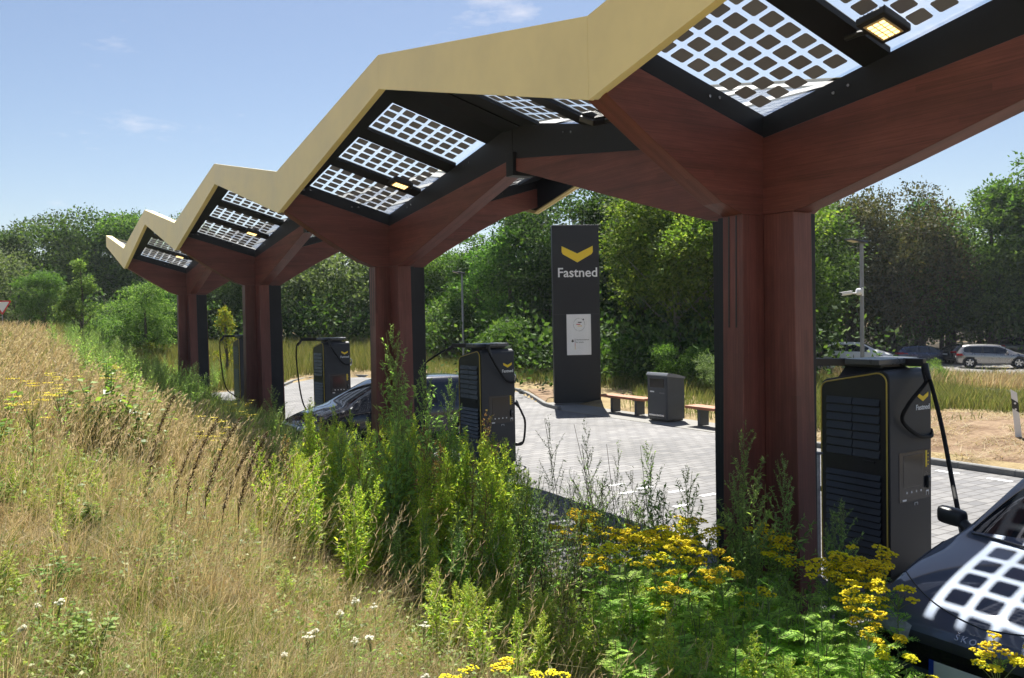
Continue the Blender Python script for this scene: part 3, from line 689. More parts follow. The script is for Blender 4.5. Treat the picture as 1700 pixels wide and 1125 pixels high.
nt_ = thing('notice_board', 'white notice with flag roundel and eagle mark fixed on the black totem', 'notice', (9.2+cos(ang)*.42, 16.62+sin(ang)*.42, 1.58), ang)
b = MB(); b.bbox(0, .78, -.03, -.005, 0, 1.30, .004); b.build('board', WHITE, nt_)
INK = mat('black_ink', (.03, .03, .03), .6); REDI = mat('red_ink', (.5, .03, .03), .6); GOLDI = mat('gold_ink', (.75, .5, .05), .6)
cx, cz = .40, .97
b = MB()
for k in range(44):
    if k % 11 in (9,): continue
    a0 = 2*pi*k/44; a1 = a0+2*pi/44*.72
    for r0, r1 in ((.178, .186),): b.add([(cx+r0*cos(a0), -.032, cz+r0*1.12*sin(a0)), (cx+r1*cos(a0), -.032, cz+r1*1.12*sin(a0)), (cx+r1*cos(a1), -.032, cz+r1*1.12*sin(a1)), (cx+r0*cos(a1), -.032, cz+r0*1.12*sin(a1))], [(0, 1, 2, 3)])
b.box(cx-.04, cx+.08, -.0325, -.031, cz+.055, cz+.085); b.cyl((cx+.135, -.031, cz+.16), .025, -.002, 1, 12)
b.build('roundel', INK, nt_)
b = MB(); b.box(cx-.09, cx+.04, -.0325, -.031, cz-.005, cz+.02); b.build('stripe', REDI, nt_)
b = MB(); b.box(cx-.05, cx+.09, -.0325, -.031, cz-.055, cz-.035); b.build('stripe', GOLDI, nt_)
b = MB()
b.prism([(.155, .50), (.17, .47), (.15, .46), (.145, .42), (.17, .425), (.185, .40), (.20, .425), (.225, .42), (.22, .46), (.20, .47), (.215, .50), (.19, .485), (.185, .51), (.18, .485)], 1, -.0325, -.031); b.build('eagle_mark', INK, nt_)
for i, (mt, z0, z1) in enumerate(((INK, .39, .52), (REDI, .28, .385), (GOLDI, .18, .275))):
    b = MB(); b.box(.255, .268, -.0325, -.031, z0, z1); b.build('flag_bar', mt, nt_)
b = place(text_mb('Bundesministerium', .052, .001), frame((.51, -.032, .47), (1, 0, 0))); b.build('lettering', INK, nt_)
b = place(text_mb('für Verkehr', .052, .001), frame((.42, -.032, .39), (1, 0, 0))); b.build('lettering', INK, nt_)

# ------------------------------------------------------------------ litter bin, benches, posts
t = thing('litter_bin', 'dark grey enclosed litter bin with hopper flap between the two benches', 'bin', (8.85, 11.0, .05))
b = MB(); b.prism(rounded([(0, .02), (.60, .02), (.60, 1.14), (0, 1.22)], [.01, .01, .05, .06]), 1, 0, .78); b.build('body', DGREY, t, smooth=True, bevel=.012)
b = MB(); b.prism(rounded([(-.025, 1.19), (-.02, 1.165), (.62, 1.085), (.62, 1.13), (.3, 1.215), (.02, 1.255)], [0, 0, 0, .02, .1, .03]), 1, -.015, .795); b.build('lid', mat('bin_lid_grey', (.19, .2, .215), .3, var=.1), t, smooth=True)
b = MB(); b.bbox(-.012, .004, .04, .74, .06, 1.13, .006); d = b.build('front_door', DGREY, t)
b = MB(); b.bbox(-.03, -.008, .12, .66, .86, 1.09, .008); b.build('hopper_flap', SCREEN, d)
b = MB(); b.box(-.016, -.012, .32, .46, .94, 1.0); b.box(-.016, -.012, .10, .30, .70, .735); b.build('sticker', GREY2, d)
b = MB(); b.box(-.0165, -.0125, .5, .66, .725, .76); b.build('sticker', WHITE, d)
b = MB(); b.bbox(-.035, -.01, .10, .70, .10, .155, .008); b.build('kick_plate', CHROME, d)
b = MB(); b.bbox(.03, .57, .03, .75, -.03, .03, .004); b.build('plinth', CHBLK, t)
def bench(label, y0, y1, x):
    t = thing('bench', label, 'bench', (x, y0, .05), 0, 'backless benches on the pale slabs')
    L_ = y1-y0; b = MB()
    for i in range(4): b.bbox(-.02+i*.115, .085+i*.115, 0, L_, .40, .47, .008)
    b.build('seat', BENCHW, t)
    for yy in (.42, L_-.42):
        b = MB(); b.bbox(.06, .36, yy-.05, yy+.05, -.02, .385, .006); b.bbox(.0, .42, yy-.06, yy+.06, .386, .399, .002); b.build('leg', DGREY, t)
bench('orange-brown backless bench between the totem and the litter bin', 12.25, 14.15, 9.12)
bench('orange-brown backless bench right of the litter bin, half hidden by the nearest column', 8.4, 10.35, 8.85)
def lamp_post(label, loc, h, heads, cams, az, r=.06):
    t = thing('lamp_post', label, 'street lamp', loc, az, 'slim grey lamp posts'); t['label'] = label
    b = MB(); b.tube([(0, 0, -.1), (0, 0, h*.5), (0, 0, h)], [r, r*.92, r*.85], 16); b.build('pole', GALV, t, smooth=True)
    for s in heads:
        b = MB(); b.hexa([(s*.0-.12, -.16, h+.0), (s*.42, -.16, h+.10), (s*.42, .16, h+.10), (-.12, .16, h+.0), (-.12, -.13, h+.06), (s*.42, -.16, h+.14), (s*.42, .16, h+.14), (-.12, .13, h+.06)] if s > 0 else
                         [(-.42, -.16, h+.10), (.12, -.16, h+.0), (.12, .16, h+.0), (-.42, .16, h+.10), (-.42, -.16, h+.14), (.12, -.13, h+.06), (.12, .13, h+.06), (-.42, .16, h+.14)])
        hd = b.build('lamp_head', DGREY, t, bevel=.01)
        b = MB(); q = [(s*.16, h+.030), (s*.38, h+.082)]
        b.hexa([(q[0][0], -.11, q[0][1]-.004), (q[1][0], -.11, q[1][1]-.004), (q[1][0], .11, q[1][1]-.004), (q[0][0], .11, q[0][1]-.004), (q[0][0], -.11, q[0][1]+.012), (q[1][0], -.11, q[1][1]+.012), (q[1][0], .11, q[1][1]+.012), (q[0][0], .11, q[0][1]+.012)])
        b.build('lens', mat('lamp_lens', (.75, .68, .5), .3), hd)
    return t
lamp_post('grey lamp post with tilted flat head and two white cameras behind the nearest charger', (14.70, 9.38, 0), 4.72, (-1,), True, radians(-25))
lamp_post('thin grey lamp post in front of the trees, rising behind the second charger', (12.02, 27.64, 0), 4.75, (-1,), False, radians(-25), .05)
for i, (dx, dz, lab) in enumerate(((-.42, -.02, 'white bullet camera pointing left on its bracket on the lamp post'), (-.05, .02, 'white round camera housing fixed close to the lamp post'))):
    t = thing('security_camera', lab, 'camera', (14.70+dx*.85, 9.38-dx*.5, 3.35+dz), radians(-30))
    b = MB()
    if i == 0:
        b.tube([(-.16, 0, -.02), (.12, 0, .02)], [.05, .055], 12); b.build('housing', WHITE, t, smooth=True)
        b = MB(); b.hexa([(-.2, -.06, .02), (.13, -.06, .06), (.13, .06, .06), (-.2, .06, .02), (-.2, -.06, .032), (.13, -.06, .072), (.13, .06, .072), (-.2, .06, .032)]); b.build('sun_shield', WHITE, t)
        b = MB(); b.tube([(.10, 0, 0), (.2, 0, 0), (.34, 0, .0)], .022, 8); b.build('bracket', WHITE, t)
        b = MB(); b.cyl((-.165, 0, -.02), .035, -.004, 0, 12); b.build('lens', CHBLK, t)
    else:
        b = MB(); b.tube([(-.11, 0, .0), (-.08, 0, .0), (0, 0, 0), (.03, 0, 0)], [.06, .1, .1, .07], 14); b.build('housing', WHITE, t, smooth=True)
        b = MB(); b.bbox(.02, .07, -.07, .07, -.12, .12, .01); b.build('junction_box', WHITE, t)
# roadside marker post
z = float(gz(11.03, 3.27))
t = thing('marker_post', 'white roadside marker post with slanted black band, leaning on the bare soil', 'marker post', (11.03, 3.27, z), radians(35)); t.rotation_euler = (radians(2), radians(-6), radians(35-57-25))
b = MB(); tp = [(-.06, -.04), (.06, -.04), (.02, .045), (-.02, .045)]
b.add([(x, y, -.1) for x, y in tp]+[(-.055, -.037, .98), (.055, -.037, .90), (.018, .042, .92), (-.018, .042, .96)], [(3, 2, 1, 0), (4, 5, 6, 7), (0, 1, 5, 4), (1, 2, 6, 5), (2, 3, 7, 6), (3, 0, 4, 7)]); b.build('post', WHITE, t)
b = MB(); b.add([(-.059, -.0405, .80), (.059, -.0405, .70), (.0585, -.0405, .50), (-.0595, -.0405, .60)], [(3, 2, 1, 0)]); b.add([(.0585, -.0425, .70), (.0225, .045, .70), (.0225, .045, .50), (.0595, -.0425, .50)], [(3, 2, 1, 0)]); b.build('black_band', INK, t)
for zz in (.56, .68):
    b = MB(); b.cyl((0, -.041, zz+.015), .02, -.004, 1, 14); b.build('reflector', GREY2 if 0 else WHITE, t)
# give-way sign up on the road
sx, sy = -4.91, 52.55; sz = float(gz(sx, sy))
t = thing('give_way_sign', 'red and white give way sign at the far left edge above the dry grass', 'road sign', (sx, sy, sz), radians(-2))
b = MB(); b.tube([(0, 0, -.1), (0, 0, 4.15-sz)], .035, 10); b.build('post', GALV, t)
T_ = rounded([(-.5, 1.62), (0, .75), (.5, 1.62)][::-1], .05); T2 = rounded([(-.36, 1.54), (0, .91), (.36, 1.54)][::-1], .02)
off = 3.4-sz-.75+.0
b = MB(); b.prism([(x, z_+off) for x, z_ in T_], 1, -.05, -.04); b.build('sign_plate', REDP, t)
b = MB(); b.prism([(x, z_+off) for x, z_ in T2], 1, -.054, -.0505); b.build('sign_face', WHITE, t)

# ------------------------------------------------------------------ cars
def car(label, cat, loc, rz, paint, group=None, L=4.65, W=1.88, H=1.62, kind='suv', detail=False):
    t = thing('parked_car', label, cat, loc, rz, group)
    hw = W/2; k = L/4.65; hs = H/1.62
    #  x, half width, sill, belt, roof centre, roof half width
    if kind == 'suv':
        ST = [(0, .62, .42, .82, .93, .50), (.07, .80, .32, .98, 1.12, .60), (.22, .88, .26, 1.03, 1.36, .60), (.42, .92, .24, 1.05, 1.55, .58), (.75, .94, .22, 1.04, 1.60, .575), (.90, .94, .22, 1.03, 1.61, .575),
              (1.55, .94, .21, 1.0, 1.62, .585), (1.66, .94, .21, .995, 1.62, .585), (2.30, .94, .21, .98, 1.60, .585), (2.38, .94, .21, .975, 1.595, .585), (2.68, .94, .21, .965, 1.55, .575),
              (3.05, .94, .21, .95, 1.38, .62), (3.50, .935, .21, .94, 1.13, .70), (3.58, .93, .21, .935, 1.085, .74), (3.9, .925, .21, .88, 1.0, .70), (4.25, .90, .22, .80, .885, .62), (4.48, .85, .25, .715, .785, .55), (4.60, .76, .30, .64, .70, .48), (4.65, .60, .40, .58, .62, .40)]
    else:
        ST = [(0, .62, .42, .82, .93, .50), (.07, .80, .32, .95, 1.02, .60), (.30, .88, .26, .98, 1.22, .60), (.60, .92, .24, .99, 1.40, .58), (.90, .93, .22, .985, 1.44, .575), (1.0, .93, .22, .98, 1.45, .575),
              (1.55, .94, .21, .96, 1.46, .585), (1.66, .94, .21, .955, 1.46, .585), (2.30, .94, .21, .94, 1.45, .585), (2.38, .94, .21, .935, 1.445, .585), (2.62, .94, .21, .925, 1.40, .575),
              (3.0, .94, .21, .91, 1.25, .62), (3.46, .935, .21, .89, 1.0, .70), (3.54, .93, .21, .885, .965, .74), (3.9, .925, .21, .85, .93, .70), (4.25, .90, .22, .79, .865, .62), (4.48, .85, .25, .71, .78, .55), (4.60, .76, .30, .64, .68, .48), (4.65, .60, .40, .56, .60, .40)]
    rows = []
    for x, h, zb, be, tp, rw in ST:
        h *= hw/.94; rw *= hw/.94; be *= hs; tp *= hs
        hood = x >= 3.54
        half = [(0, zb), (h*.80, zb), (h*.95, zb+.07), (h, zb+.26 if zb+.26 < be-.2 else (zb+be)/2), (h*.995, be-.16 if be-.16 > zb+.27 else be*.55+zb*.45+.04), (h*.965, be-.045), (h*.925, be)]
        if hood: half += [(h*.925*.85+rw*.15, be+(tp-be)*.45), (rw*1.0, be+(tp-be)*.72), (rw*.62, tp-.012), (0, tp)]
        else: half += [(rw+(h*.925-rw)*.22, tp-.12*(tp-be)/.6-.03), (rw, tp-.055), (rw*.80, tp-.014), (0, tp)]
        rows.append([(x*k, y, z) for y, z in half])
    n = len(rows[0]); vs = []; idx = {}
    for i, r in enumerate(rows):
        for s in (1, -1):
            for j, p in enumerate(r):
                if s < 0 and j in (0, n-1): idx[i, j, s] = idx[i, j, 1]; continue
                idx[i, j, s] = len(vs); vs.append((p[0], p[1]*s, p[2]))
    fs, ms = [], []
    G = {}
    for a, c in ((2, 4), (5, 5), (7, 7), (9, 11)): pass
    side_glass = {3, 4, 5, 7, 9, 10}    # segments i..i+1 carrying side windows
    if kind != 'suv': side_glass = {3, 4, 5, 7, 9, 10}
    for i in range(len(rows)-1):
        x0 = ST[i][0]
        for j in range(n-1):
            for s in (1, -1):
                q = [idx[i, j, s], idx[i+1, j, s], idx[i+1, j+1, s], idx[i, j+1, s]]
                if s > 0: q = q[::-1]
                q = [v for m_, v in enumerate(q) if v not in q[:m_]]
                mi = 0
                if j == 6 and i in (3, 5, 7, 9, 10): mi = 1
                if j == 6 and i == 4: mi = 1
                if j in (8, 9) and i in (10, 11): mi = 2
                if j in (8, 9) and i in (1, 2): mi = 3
                if j in (0, 1): mi = 4
                if j == 6 and i in (6, 8): mi = 5
                fs.append(q); ms.append(mi)
    for e in (0, len(rows)-1):
        for s in (1, -1):
            for j in range(n-1):
                pass
        ring = [idx[e, j, 1] for j in range(n)]+[idx[e, j, -1] for j in range(n-2, 0, -1)]
        fs.append(ring if e == 0 else ring[::-1]); ms.append(0)
    me = bpy.data.meshes.new('shell'); me.from_pydata(vs, [], fs)
    for i in range(6): me.materials.append(WHITE)
    me.polygons.foreach_set('material_index', ms)
    # crease the glass outline and the shoulder line
    bm = bmesh.new(); bm.from_mesh(me); bmesh.ops.recalc_face_normals(bm, faces=bm.faces[:]); cl = bm.edges.layers.float.get('crease_edge') or bm.edges.layers.float.new('crease_edge')
    for e in bm.edges:
        if len(e.link_faces) == 2:
            a, c = e.link_faces
            if a.material_index != c.material_index: e[cl] = .75
            elif a.normal.angle(c.normal, 0) > radians(38): e[cl] = .35
    bm.to_mesh(me); bm.free()
    o = bpy.data.objects.new('shell', me); col.objects.link(o); sm = o.modifiers.new('s', 'SUBSURF'); sm.levels = sm.render_levels = 3 if detail else 2; o.rotation_euler = (0, 0, 0)
    dg = bpy.context.evaluated_depsgraph_get(); dg.update(); fin = bpy.data.meshes.new_from_object(o.evaluated_get(dg)); bpy.data.objects.remove(o)
    wx = [.82*k, 3.72*k]; wr = .345 if kind == 'suv' else .32
    glass = mat('dark_car_glass', (.012, .015, .02), .03, var=.05, spec=.9)
    bt = {}
    bmall = bmesh.new(); bmall.from_mesh(fin)
    tree = BVHTree.FromBMesh(bmall)
    names = {0: ('body', paint), 1: ('side_window', glass), 2: ('windscreen', glass), 3: ('rear_window', glass), 4: ('underbody', CHBLK), 5: ('pillar', CHBLK)}
    for mi, (nm, mt) in names.items():
        bm = bmall.copy()
        dl = [f for f in bm.faces if f.material_index != mi]
        if mi in (0, 4):
            for f in bm.faces:
                if f.material_index == mi:
                    c = f.calc_center_median()
                    if abs(c.y) > hw*.55 and any((c.x-x)**2+(c.z-wr)**2 < (wr+.045)**2 for x in wx): dl.append(f)
        bmesh.ops.delete(bm, geom=list(set(dl)), context='FACES')
        if not bm.faces: bm.free(); continue
        bm.faces.index_update()
        for f in bm.faces: f.material_index = 0; f.smooth = True
        # loose islands (each window pane) become parts of their own
        groups, seen = [], set()
        if mi in (1, 5):
            for f0 in bm.faces:
                if f0.index in seen: continue
                st, isl = [f0], []; seen.add(f0.index)
                while st:
                    f = st.pop(); isl.append(f)
                    for e in f.edges:
                        for g2 in e.link_faces:
                            if g2.index not in seen: seen.add(g2.index); st.append(g2)
                groups.append(isl)
        else: groups = [list(bm.faces)]
        for isl in groups:
            vm = {}; V_ = []; F_ = []
            for f in isl:
                q_ = []
                for v in f.verts:
                    if v not in vm: vm[v] = len(V_); V_.append(v.co.copy())
                    q_.append(vm[v])
                F_.append(q_)
            m2 = bpy.data.meshes.new(nm); m2.from_pydata(V_, [], F_); m2.materials.append(mt); m2.polygons.foreach_set('use_smooth', [True]*len(F_))
            ob = bpy.data.objects.new(nm, m2); col.objects.link(ob); ob.parent = t; bt[nm] = ob
        bm.free()
    bmall.free()
    for x in wx:
        for s in (1, -1):
            b = MB(); y0 = hw*.985*s
            ring = [(x+(wr+.05)*cos(a), y0, wr+(wr+.05)*sin(a)) for a in [pi*q/16-.25+(.5/16)*q*0 for q in range(0, 19)]]
            b.tube([(x+(wr+.052)*cos(a), y0-.03*s, wr+(wr+.052)*sin(a)) for a in np.linspace(-.35, pi+.35, 22)], .028, 6)
            # inner well
            b.tube([(x, s*hw*.5, wr), (x, s*hw*.93, wr)], wr+.05, 24); b.build('wheel_arch', CHBLK, t)
    for x in wx:
        for s in (1, -1):
            b = MB(); yo = s*hw*.955
            prof = [(wr*.62, 0), (wr*.66, .0), (wr*.93, .005), (wr, -.03), (wr, -.19), (wr*.9, -.215)]
            m_ = 28; V = []; F = []
            for q in range(m_):
                a = 2*pi*q/m_
                for r_, d_ in prof: V.append((x+r_*cos(a), yo+s*d_, wr+r_*sin(a)))
            np_ = len(prof)
            for q in range(m_):
                for j in range(np_-1): F.append((q*np_+j, ((q+1) % m_)*np_+j, ((q+1) % m_)*np_+j+1, q*np_+j+1))
            b.add(V, F); wh = b.build('wheel', RUB, t, smooth=True)
            b = MB(); b.cyl((x, yo-s*.06, wr), wr*.64, s*.01, 1, 28)
            for q in range(5):
                a = 2*pi*q/5+.3; d = Vector((cos(a), 0, sin(a))); n_ = Vector((-sin(a), 0, cos(a))); c0 = Vector((x, yo-s*.008, wr))
                b.hexa([c0+n_*.05-Vector((0, s*.03, 0)), c0-n_*.05-Vector((0, s*.03, 0)), c0-n_*.035+d*wr*.62-Vector((0, s*.03, 0)), c0+n_*.035+d*wr*.62-Vector((0, s*.03, 0)),
                        c0+n_*.05, c0-n_*.05, c0-n_*.035+d*wr*.62, c0+n_*.035+d*wr*.62])
            b.tube([(x+wr*.63*cos(a), yo-s*.004, wr+wr*.63*sin(a)) for a in np.linspace(0, 2*pi, 29)], .012, 6, cap=False)
            b.build('rim', CHROME, wh)
    # mirrors
    for s in (1, -1):
        b = MB(); mx_ = 3.03*k; mz = (1.07 if kind == 'suv' else .99)*hs; yc = s*(hw+.13)
        b.bbox(mx_-.07, mx_+.10, yc-.125, yc+.125, mz-.078, mz+.075, .045)
        b.v = [(v[0]-(.05 if v[0] > mx_+.02 else 0)*abs(v[1]-yc)/.12, v[1], v[2]+.02*abs(v[1]-(yc-s*.12))/.24) for v in b.v]
        mo = b.build('wing_mirror', paint if not detail else CHBLK, t, smooth=True); sb_ = mo.modifiers.new('subdiv', 'SUBSURF'); sb_.levels = sb_.render_levels = 1
        b = MB(); b.tube([(mx_, s*(hw+.04), mz-.03), (mx_+.01, s*(hw-.02), mz-.06), (mx_+.02, s*(hw-.14), mz-.07)], [.05, .04, .05], 8); b.build('mirror_stalk', CHBLK, mo)
    def patch(ys, zs, off, name, mt, parent=None, front=True, nu=16, nv=5, fold=None):
        """thin skin wrapped on the nose (or tail) of the body: corner outline given as y/z at four corners"""
        V = []; 
        for i in range(nu+1):
            u = i/nu
            for j in range(nv+1):
                v = j/nv
                y = (ys[0]*(1-u)+ys[1]*u)*(1-v)+(ys[3]*(1-u)+ys[2]*u)*v; z_ = (zs[0]*(1-u)+zs[1]*u)*(1-v)+(zs[3]*(1-u)+zs[2]*u)*v
                if fold: z_ += fold(u, v)
                o_ = Vector((8, y, z_)) if front else Vector((-3, y, z_)); d_ = Vector((-1, 0, 0)) if front else Vector((1, 0, 0))
                h = tree.ray_cast(o_, d_)
                V.append((h[0]+h[1].normalized()*off*(1 if h[1].dot(d_) < 0 else -1)) if h[0] else Vector((L*.98 if front else .02, y, z_)))
        F = [(i*(nv+1)+j, (i+1)*(nv+1)+j, (i+1)*(nv+1)+j+1, i*(nv+1)+j+1) for i in range(nu) for j in range(nv)]
        b = MB(); b.add(V, F); return b.build(name, mt, parent or t, smooth=True)
    hl = mat('headlight_glass', (.35, .37, .4), .08, var=.3, scale=30); tl_ = mat('tail_light_red', (.35, .01, .012), .12, var=.1)
    for s in (1, -1):
        patch((s*.46*hw, s*.93*hw, s*.91*hw, s*.46*hw), (.60*hs, .64*hs, .76*hs, .68*hs), .006, 'headlight', hl, nu=10)
        patch((s*.55*hw, s*.97*hw, s*.93*hw, s*.55*hw), (.84*hs, .84*hs, .98*hs, .95*hs), .006, 'tail_light', tl_, front=False, nu=10)
    patch((-.44*hw, .44*hw, .46*hw, -.46*hw), (.46*hs, .46*hs, .66*hs, .66*hs), .005, 'grille', CHBLK)
    patch((-.70*hw, .70*hw, .75*hw, -.75*hw), (.28*hs, .28*hs, .38*hs, .38*hs), .006, 'lower_intake', CHBLK)
    patch((-.26, .26, .26, -.26), (.44, .44, .55, .55), .012, 'number_plate', WHITE, nu=4, nv=2)
    patch((-.26, .26, .26, -.26), (.62, .62, .73, .73), .012, 'number_plate', WHITE, nu=4, nv=2, front=False)
    return t, tree, patch
PAINT_NEAR = mat('graphite_metallic_paint', (.075, .10, .15), .52, metal=.35, var=.06, scale=200, coat=1)
# nearest car, nose towards the meadow
H0 = 1.62
near, ntree, npatch = car('dark grey car parked nose-in at lower right, roof pattern mirrored on its bonnet', 'car', (-1.08+4.65, -2.62, 0), pi, PAINT_NEAR, H=1.70, detail=True)
def on_top(x, y, off=.002):
    h = ntree.ray_cast(Vector((x, y, 4)), Vector((0, 0, -1))); return h[0]+Vector((0, 0, off))
# bonnet shut lines, power ridges, badge lettering, wipers, plate
b = MB()
edge = [on_top(4.50-.30*abs(v)**2.4-.10*abs(v), v*.80) for v in np.linspace(-1, 1, 41)]
b.tube(edge, .005, 6)
for s in (1, -1): b.tube([on_top(x, s*(.80+.0*(x-4.1))) for x in np.linspace(4.12, 3.60, 14)], .0045, 6)
b.build('shut_line', CHBLK, near)
lt = text_mb('ŠKODA', .060, .003, 1.45); M_ = frame((0, 0, 0), (0, 1, 0), (0, 0, 1))
V = []
for p in lt.v:
    y = p[0]; z_ = .715+p[1]*.75; h = ntree.ray_cast(Vector((8, -y*1.0, z_)), Vector((-1, 0, 0)))
    h2 = h[0] if h[0] else Vector((4.6, -y, z_)); V.append(tuple(h2+Vector((.004+p[2], 0, .002))))
lt.v = V
# reading direction: car faces -X in the world, so +y (car) is to the viewer's right when facing it
lt.v = [(v[0], -v[1], v[2]) for v in lt.v]; lt.build('lettering', CHROME, near)
b = MB()
for y0, y1 in ((.62, .02), (-.02, -.62)):
    pts = [on_top(3.62+.0*q, y0+(y1-y0)*q, .012)+Vector((-.10*q, 0, 0.0)) for q in np.linspace(0, 1, 9)]
    pts = [on_top(p.x, p.y, .014) for p in pts]; b.tube(pts, .009, 6)
b.build('wiper', CHBLK, near)
npatch((-.27, -.235, -.235, -.27), (.435, .435, .555, .555), .016, 'plate_band', mat('plate_blue', (.02, .06, .42), .4), nu=2, nv=2)
npatch((-.80, .80, .82, -.82), (.405, .405, .43, .43), .008, 'bumper_strip', CHBLK, nu=24, nv=2)
npatch((-.80, .80, .78, -.78), (.475, .475, .635, .635), .009, 'nose_panel', mat('gloss_black_panel', (.008, .008, .009), .06, var=.05), nu=28, nv=8)
npatch((-.84, .84, .84, -.84), (.20, .20, .34, .34), .008, 'air_intake', CHBLK, nu=24, nv=4)
# sticker low in the windscreen
PAINT2 = mat('black_blue_metallic_paint', (.012, .014, .022), .25, metal=.3, var=.06, scale=200, coat=1)
car('black-blue car charging between the second and third columns', 'car', (-.85+4.6, 12.05, 0), pi, PAINT2, L=4.6, H=1.58)
far_dir = atan2(-.84, .54)
def far(label, cat, x, y, paint, L, H, kind='suv', rz=far_dir, dz=0):
    z = float(gz(x, y))+.016+dz
    c, s_ = cos(rz), sin(rz)
    return car(label, cat, (x-c*L/2, y-s_*L/2, z), rz, paint, 'cars in the far car park', L=L, H=H, kind=kind)
far('white SUV parked side-on in the far car park behind the lamp post', 'car', 44.43, 30.82, mat('white_car_paint', (.72, .73, .75), .3, var=.02, coat=.6), 4.5, 1.62)
far('dark blue car in the far car park in the shade right of the white SUV', 'car', 49.3, 29.2, mat('dark_blue_car_paint', (.02, .035, .09), .25, metal=.3, var=.05, coat=1), 4.6, 1.5, 'low', far_dir+.5)
far('black car in the far car park tucked between the blue and the silver ones', 'car', 51.6, 26.9, PAINT2, 4.5, 1.5, 'low', far_dir+.6)
far('silver-grey car with chrome glint at the edge of the dry grass, far right', 'car', 48.16, 23.73, mat('silver_car_paint', (.30, .29, .285), .28, metal=.7, var=.04, coat=1), 4.3, 1.5)
far('green-grey car at the back of the car park under the trees, behind the silver car', 'car', 61.0, 28.2, mat('green_grey_car_paint', (.06, .075, .07), .3, metal=.3, coat=1), 4.5, 1.6, 'suv', far_dir+.3)
far('pale blue car whose nose shows just right of the nearest column', 'car', 29.6, 24.3, mat('pale_blue_car_paint', (.3, .38, .5), .25, metal=.3, coat=1), 4.2, 1.5, 'low', far_dir+.35)

# ------------------------------------------------------------------ vegetation helpers
def quads_mesh(name, Q, mats, mi=None):
    """mesh of loose quads Q (n,4,3)"""
    n = len(Q); me = bpy.data.meshes.new(name)
    me.vertices.add(4*n); me.vertices.foreach_set('co', np.ascontiguousarray(Q, dtype=np.float32).ravel())
    me.loops.add(4*n); me.loops.foreach_set('vertex_index', np.arange(4*n, dtype=np.int32))
    me.polygons.add(n); me.polygons.foreach_set('loop_start', np.arange(0, 4*n, 4, dtype=np.int32)); me.polygons.foreach_set('loop_total', np.full(n, 4, dtype=np.int32))
    for mt in (mats if isinstance(mats, (list, tuple)) else [mats]): me.materials.append(mt)
    if mi is not None: me.polygons.foreach_set('material_index', np.asarray(mi, dtype=np.int32))
    me.update(); me.validate(); return me
def unit(v): return v/np.maximum(np.linalg.norm(v, axis=-1, keepdims=True), 1e-9)
def leaves(P, D, l, w, rng, flat=.5, droop=0.0):
    """one pointed leaf per base point P along direction D"""
    n = len(P); up_ = np.tile([0, 0, 1.0], (n, 1))+rng.normal(0, flat, (n, 3)); D = unit(D)
    S = unit(np.cross(D, up_)); l = np.broadcast_to(l, (n,))[:, None]; w = np.broadcast_to(w, (n,))[:, None]
    m_ = P+D*l*.42; e = P+D*l; e[:, 2] -= (droop*l[:, 0])
    return np.stack([P, m_+S*w*.5, e, m_-S*w*.5], 1)
def tube_quads(path, r0, r1, n=5):
    path = np.asarray(path, float); Q = []
    m_ = len(path); R = np.linspace(r0, r1, m_); rings = []
    for i in range(m_):
        d = path[min(i+1, m_-1)]-path[max(i-1, 0)]; d = d/np.linalg.norm(d); a = np.cross(d, [0, 0, 1.0] if abs(d[2]) < .9 else [1.0, 0, 0]); a /= np.linalg.norm(a); b_ = np.cross(d, a)
        t = np.arange(n)*2*pi/n; rings.append(path[i]+R[i]*(np.cos(t)[:, None]*a+np.sin(t)[:, None]*b_))
    for i in range(m_-1):
        for k in range(n): Q.append([rings[i][k], rings[i][(k+1) % n], rings[i+1][(k+1) % n], rings[i+1][k]])
    return np.array(Q)
def link(name, me, parent=None):
    o = bpy.data.objects.new(name, me); col.objects.link(o); o.parent = parent; return o

# ------------------------------------------------------------------ trees
LEAF = {
 'oak':   leafmat('leaf_oak', [(0.019, 0.035, 0.014), (0.041, 0.074, 0.022), (0.068, 0.121, 0.030), (0.115, 0.162, 0.041)], .30),
 'ash':   leafmat('leaf_ash', [(0.030, 0.065, 0.016), (0.061, 0.128, 0.027), (0.108, 0.196, 0.041), (0.162, 0.257, 0.061)], .38),
 'maple': leafmat('leaf_maple', [(0.047, 0.081, 0.016), (0.101, 0.162, 0.027), (0.162, 0.230, 0.041), (0.257, 0.284, 0.068)], .38),
 'brown': leafmat('leaf_dusky', [(0.030, 0.035, 0.014), (0.061, 0.068, 0.027), (0.101, 0.081, 0.034), (0.135, 0.115, 0.054)], .25),
 'lime':  leafmat('leaf_lime', [(.045, .085, .022), (.085, .145, .034), (.14, .21, .055), (.22, .28, .10)], .38),
 'yellow': leafmat('leaf_yellowing', [(.08, .13, .025), (.16, .19, .035), (.30, .25, .04), (.11, .16, .035)], .4),
 'grey':  leafmat('leaf_willow', [(0.074, 0.101, 0.047), (0.135, 0.182, 0.081), (0.216, 0.257, 0.135)], .35),
}
for m_ in LEAF.values():
    m_.node_tree.nodes['Principled BSDF'].inputs['Specular IOR Level'].default_value = .12; m_.node_tree.nodes['Principled BSDF'].inputs['Roughness'].default_value = .7
BARK = soil_mat('bark', [(.05, .04, .03), (.11, .095, .075), (.17, .15, .125)], 5, 1.0, 25)
BARKP = soil_mat('pale_bark', [(.16, .15, .13), (.26, .245, .21), (.33, .31, .27)], 5, 1.0, 25)
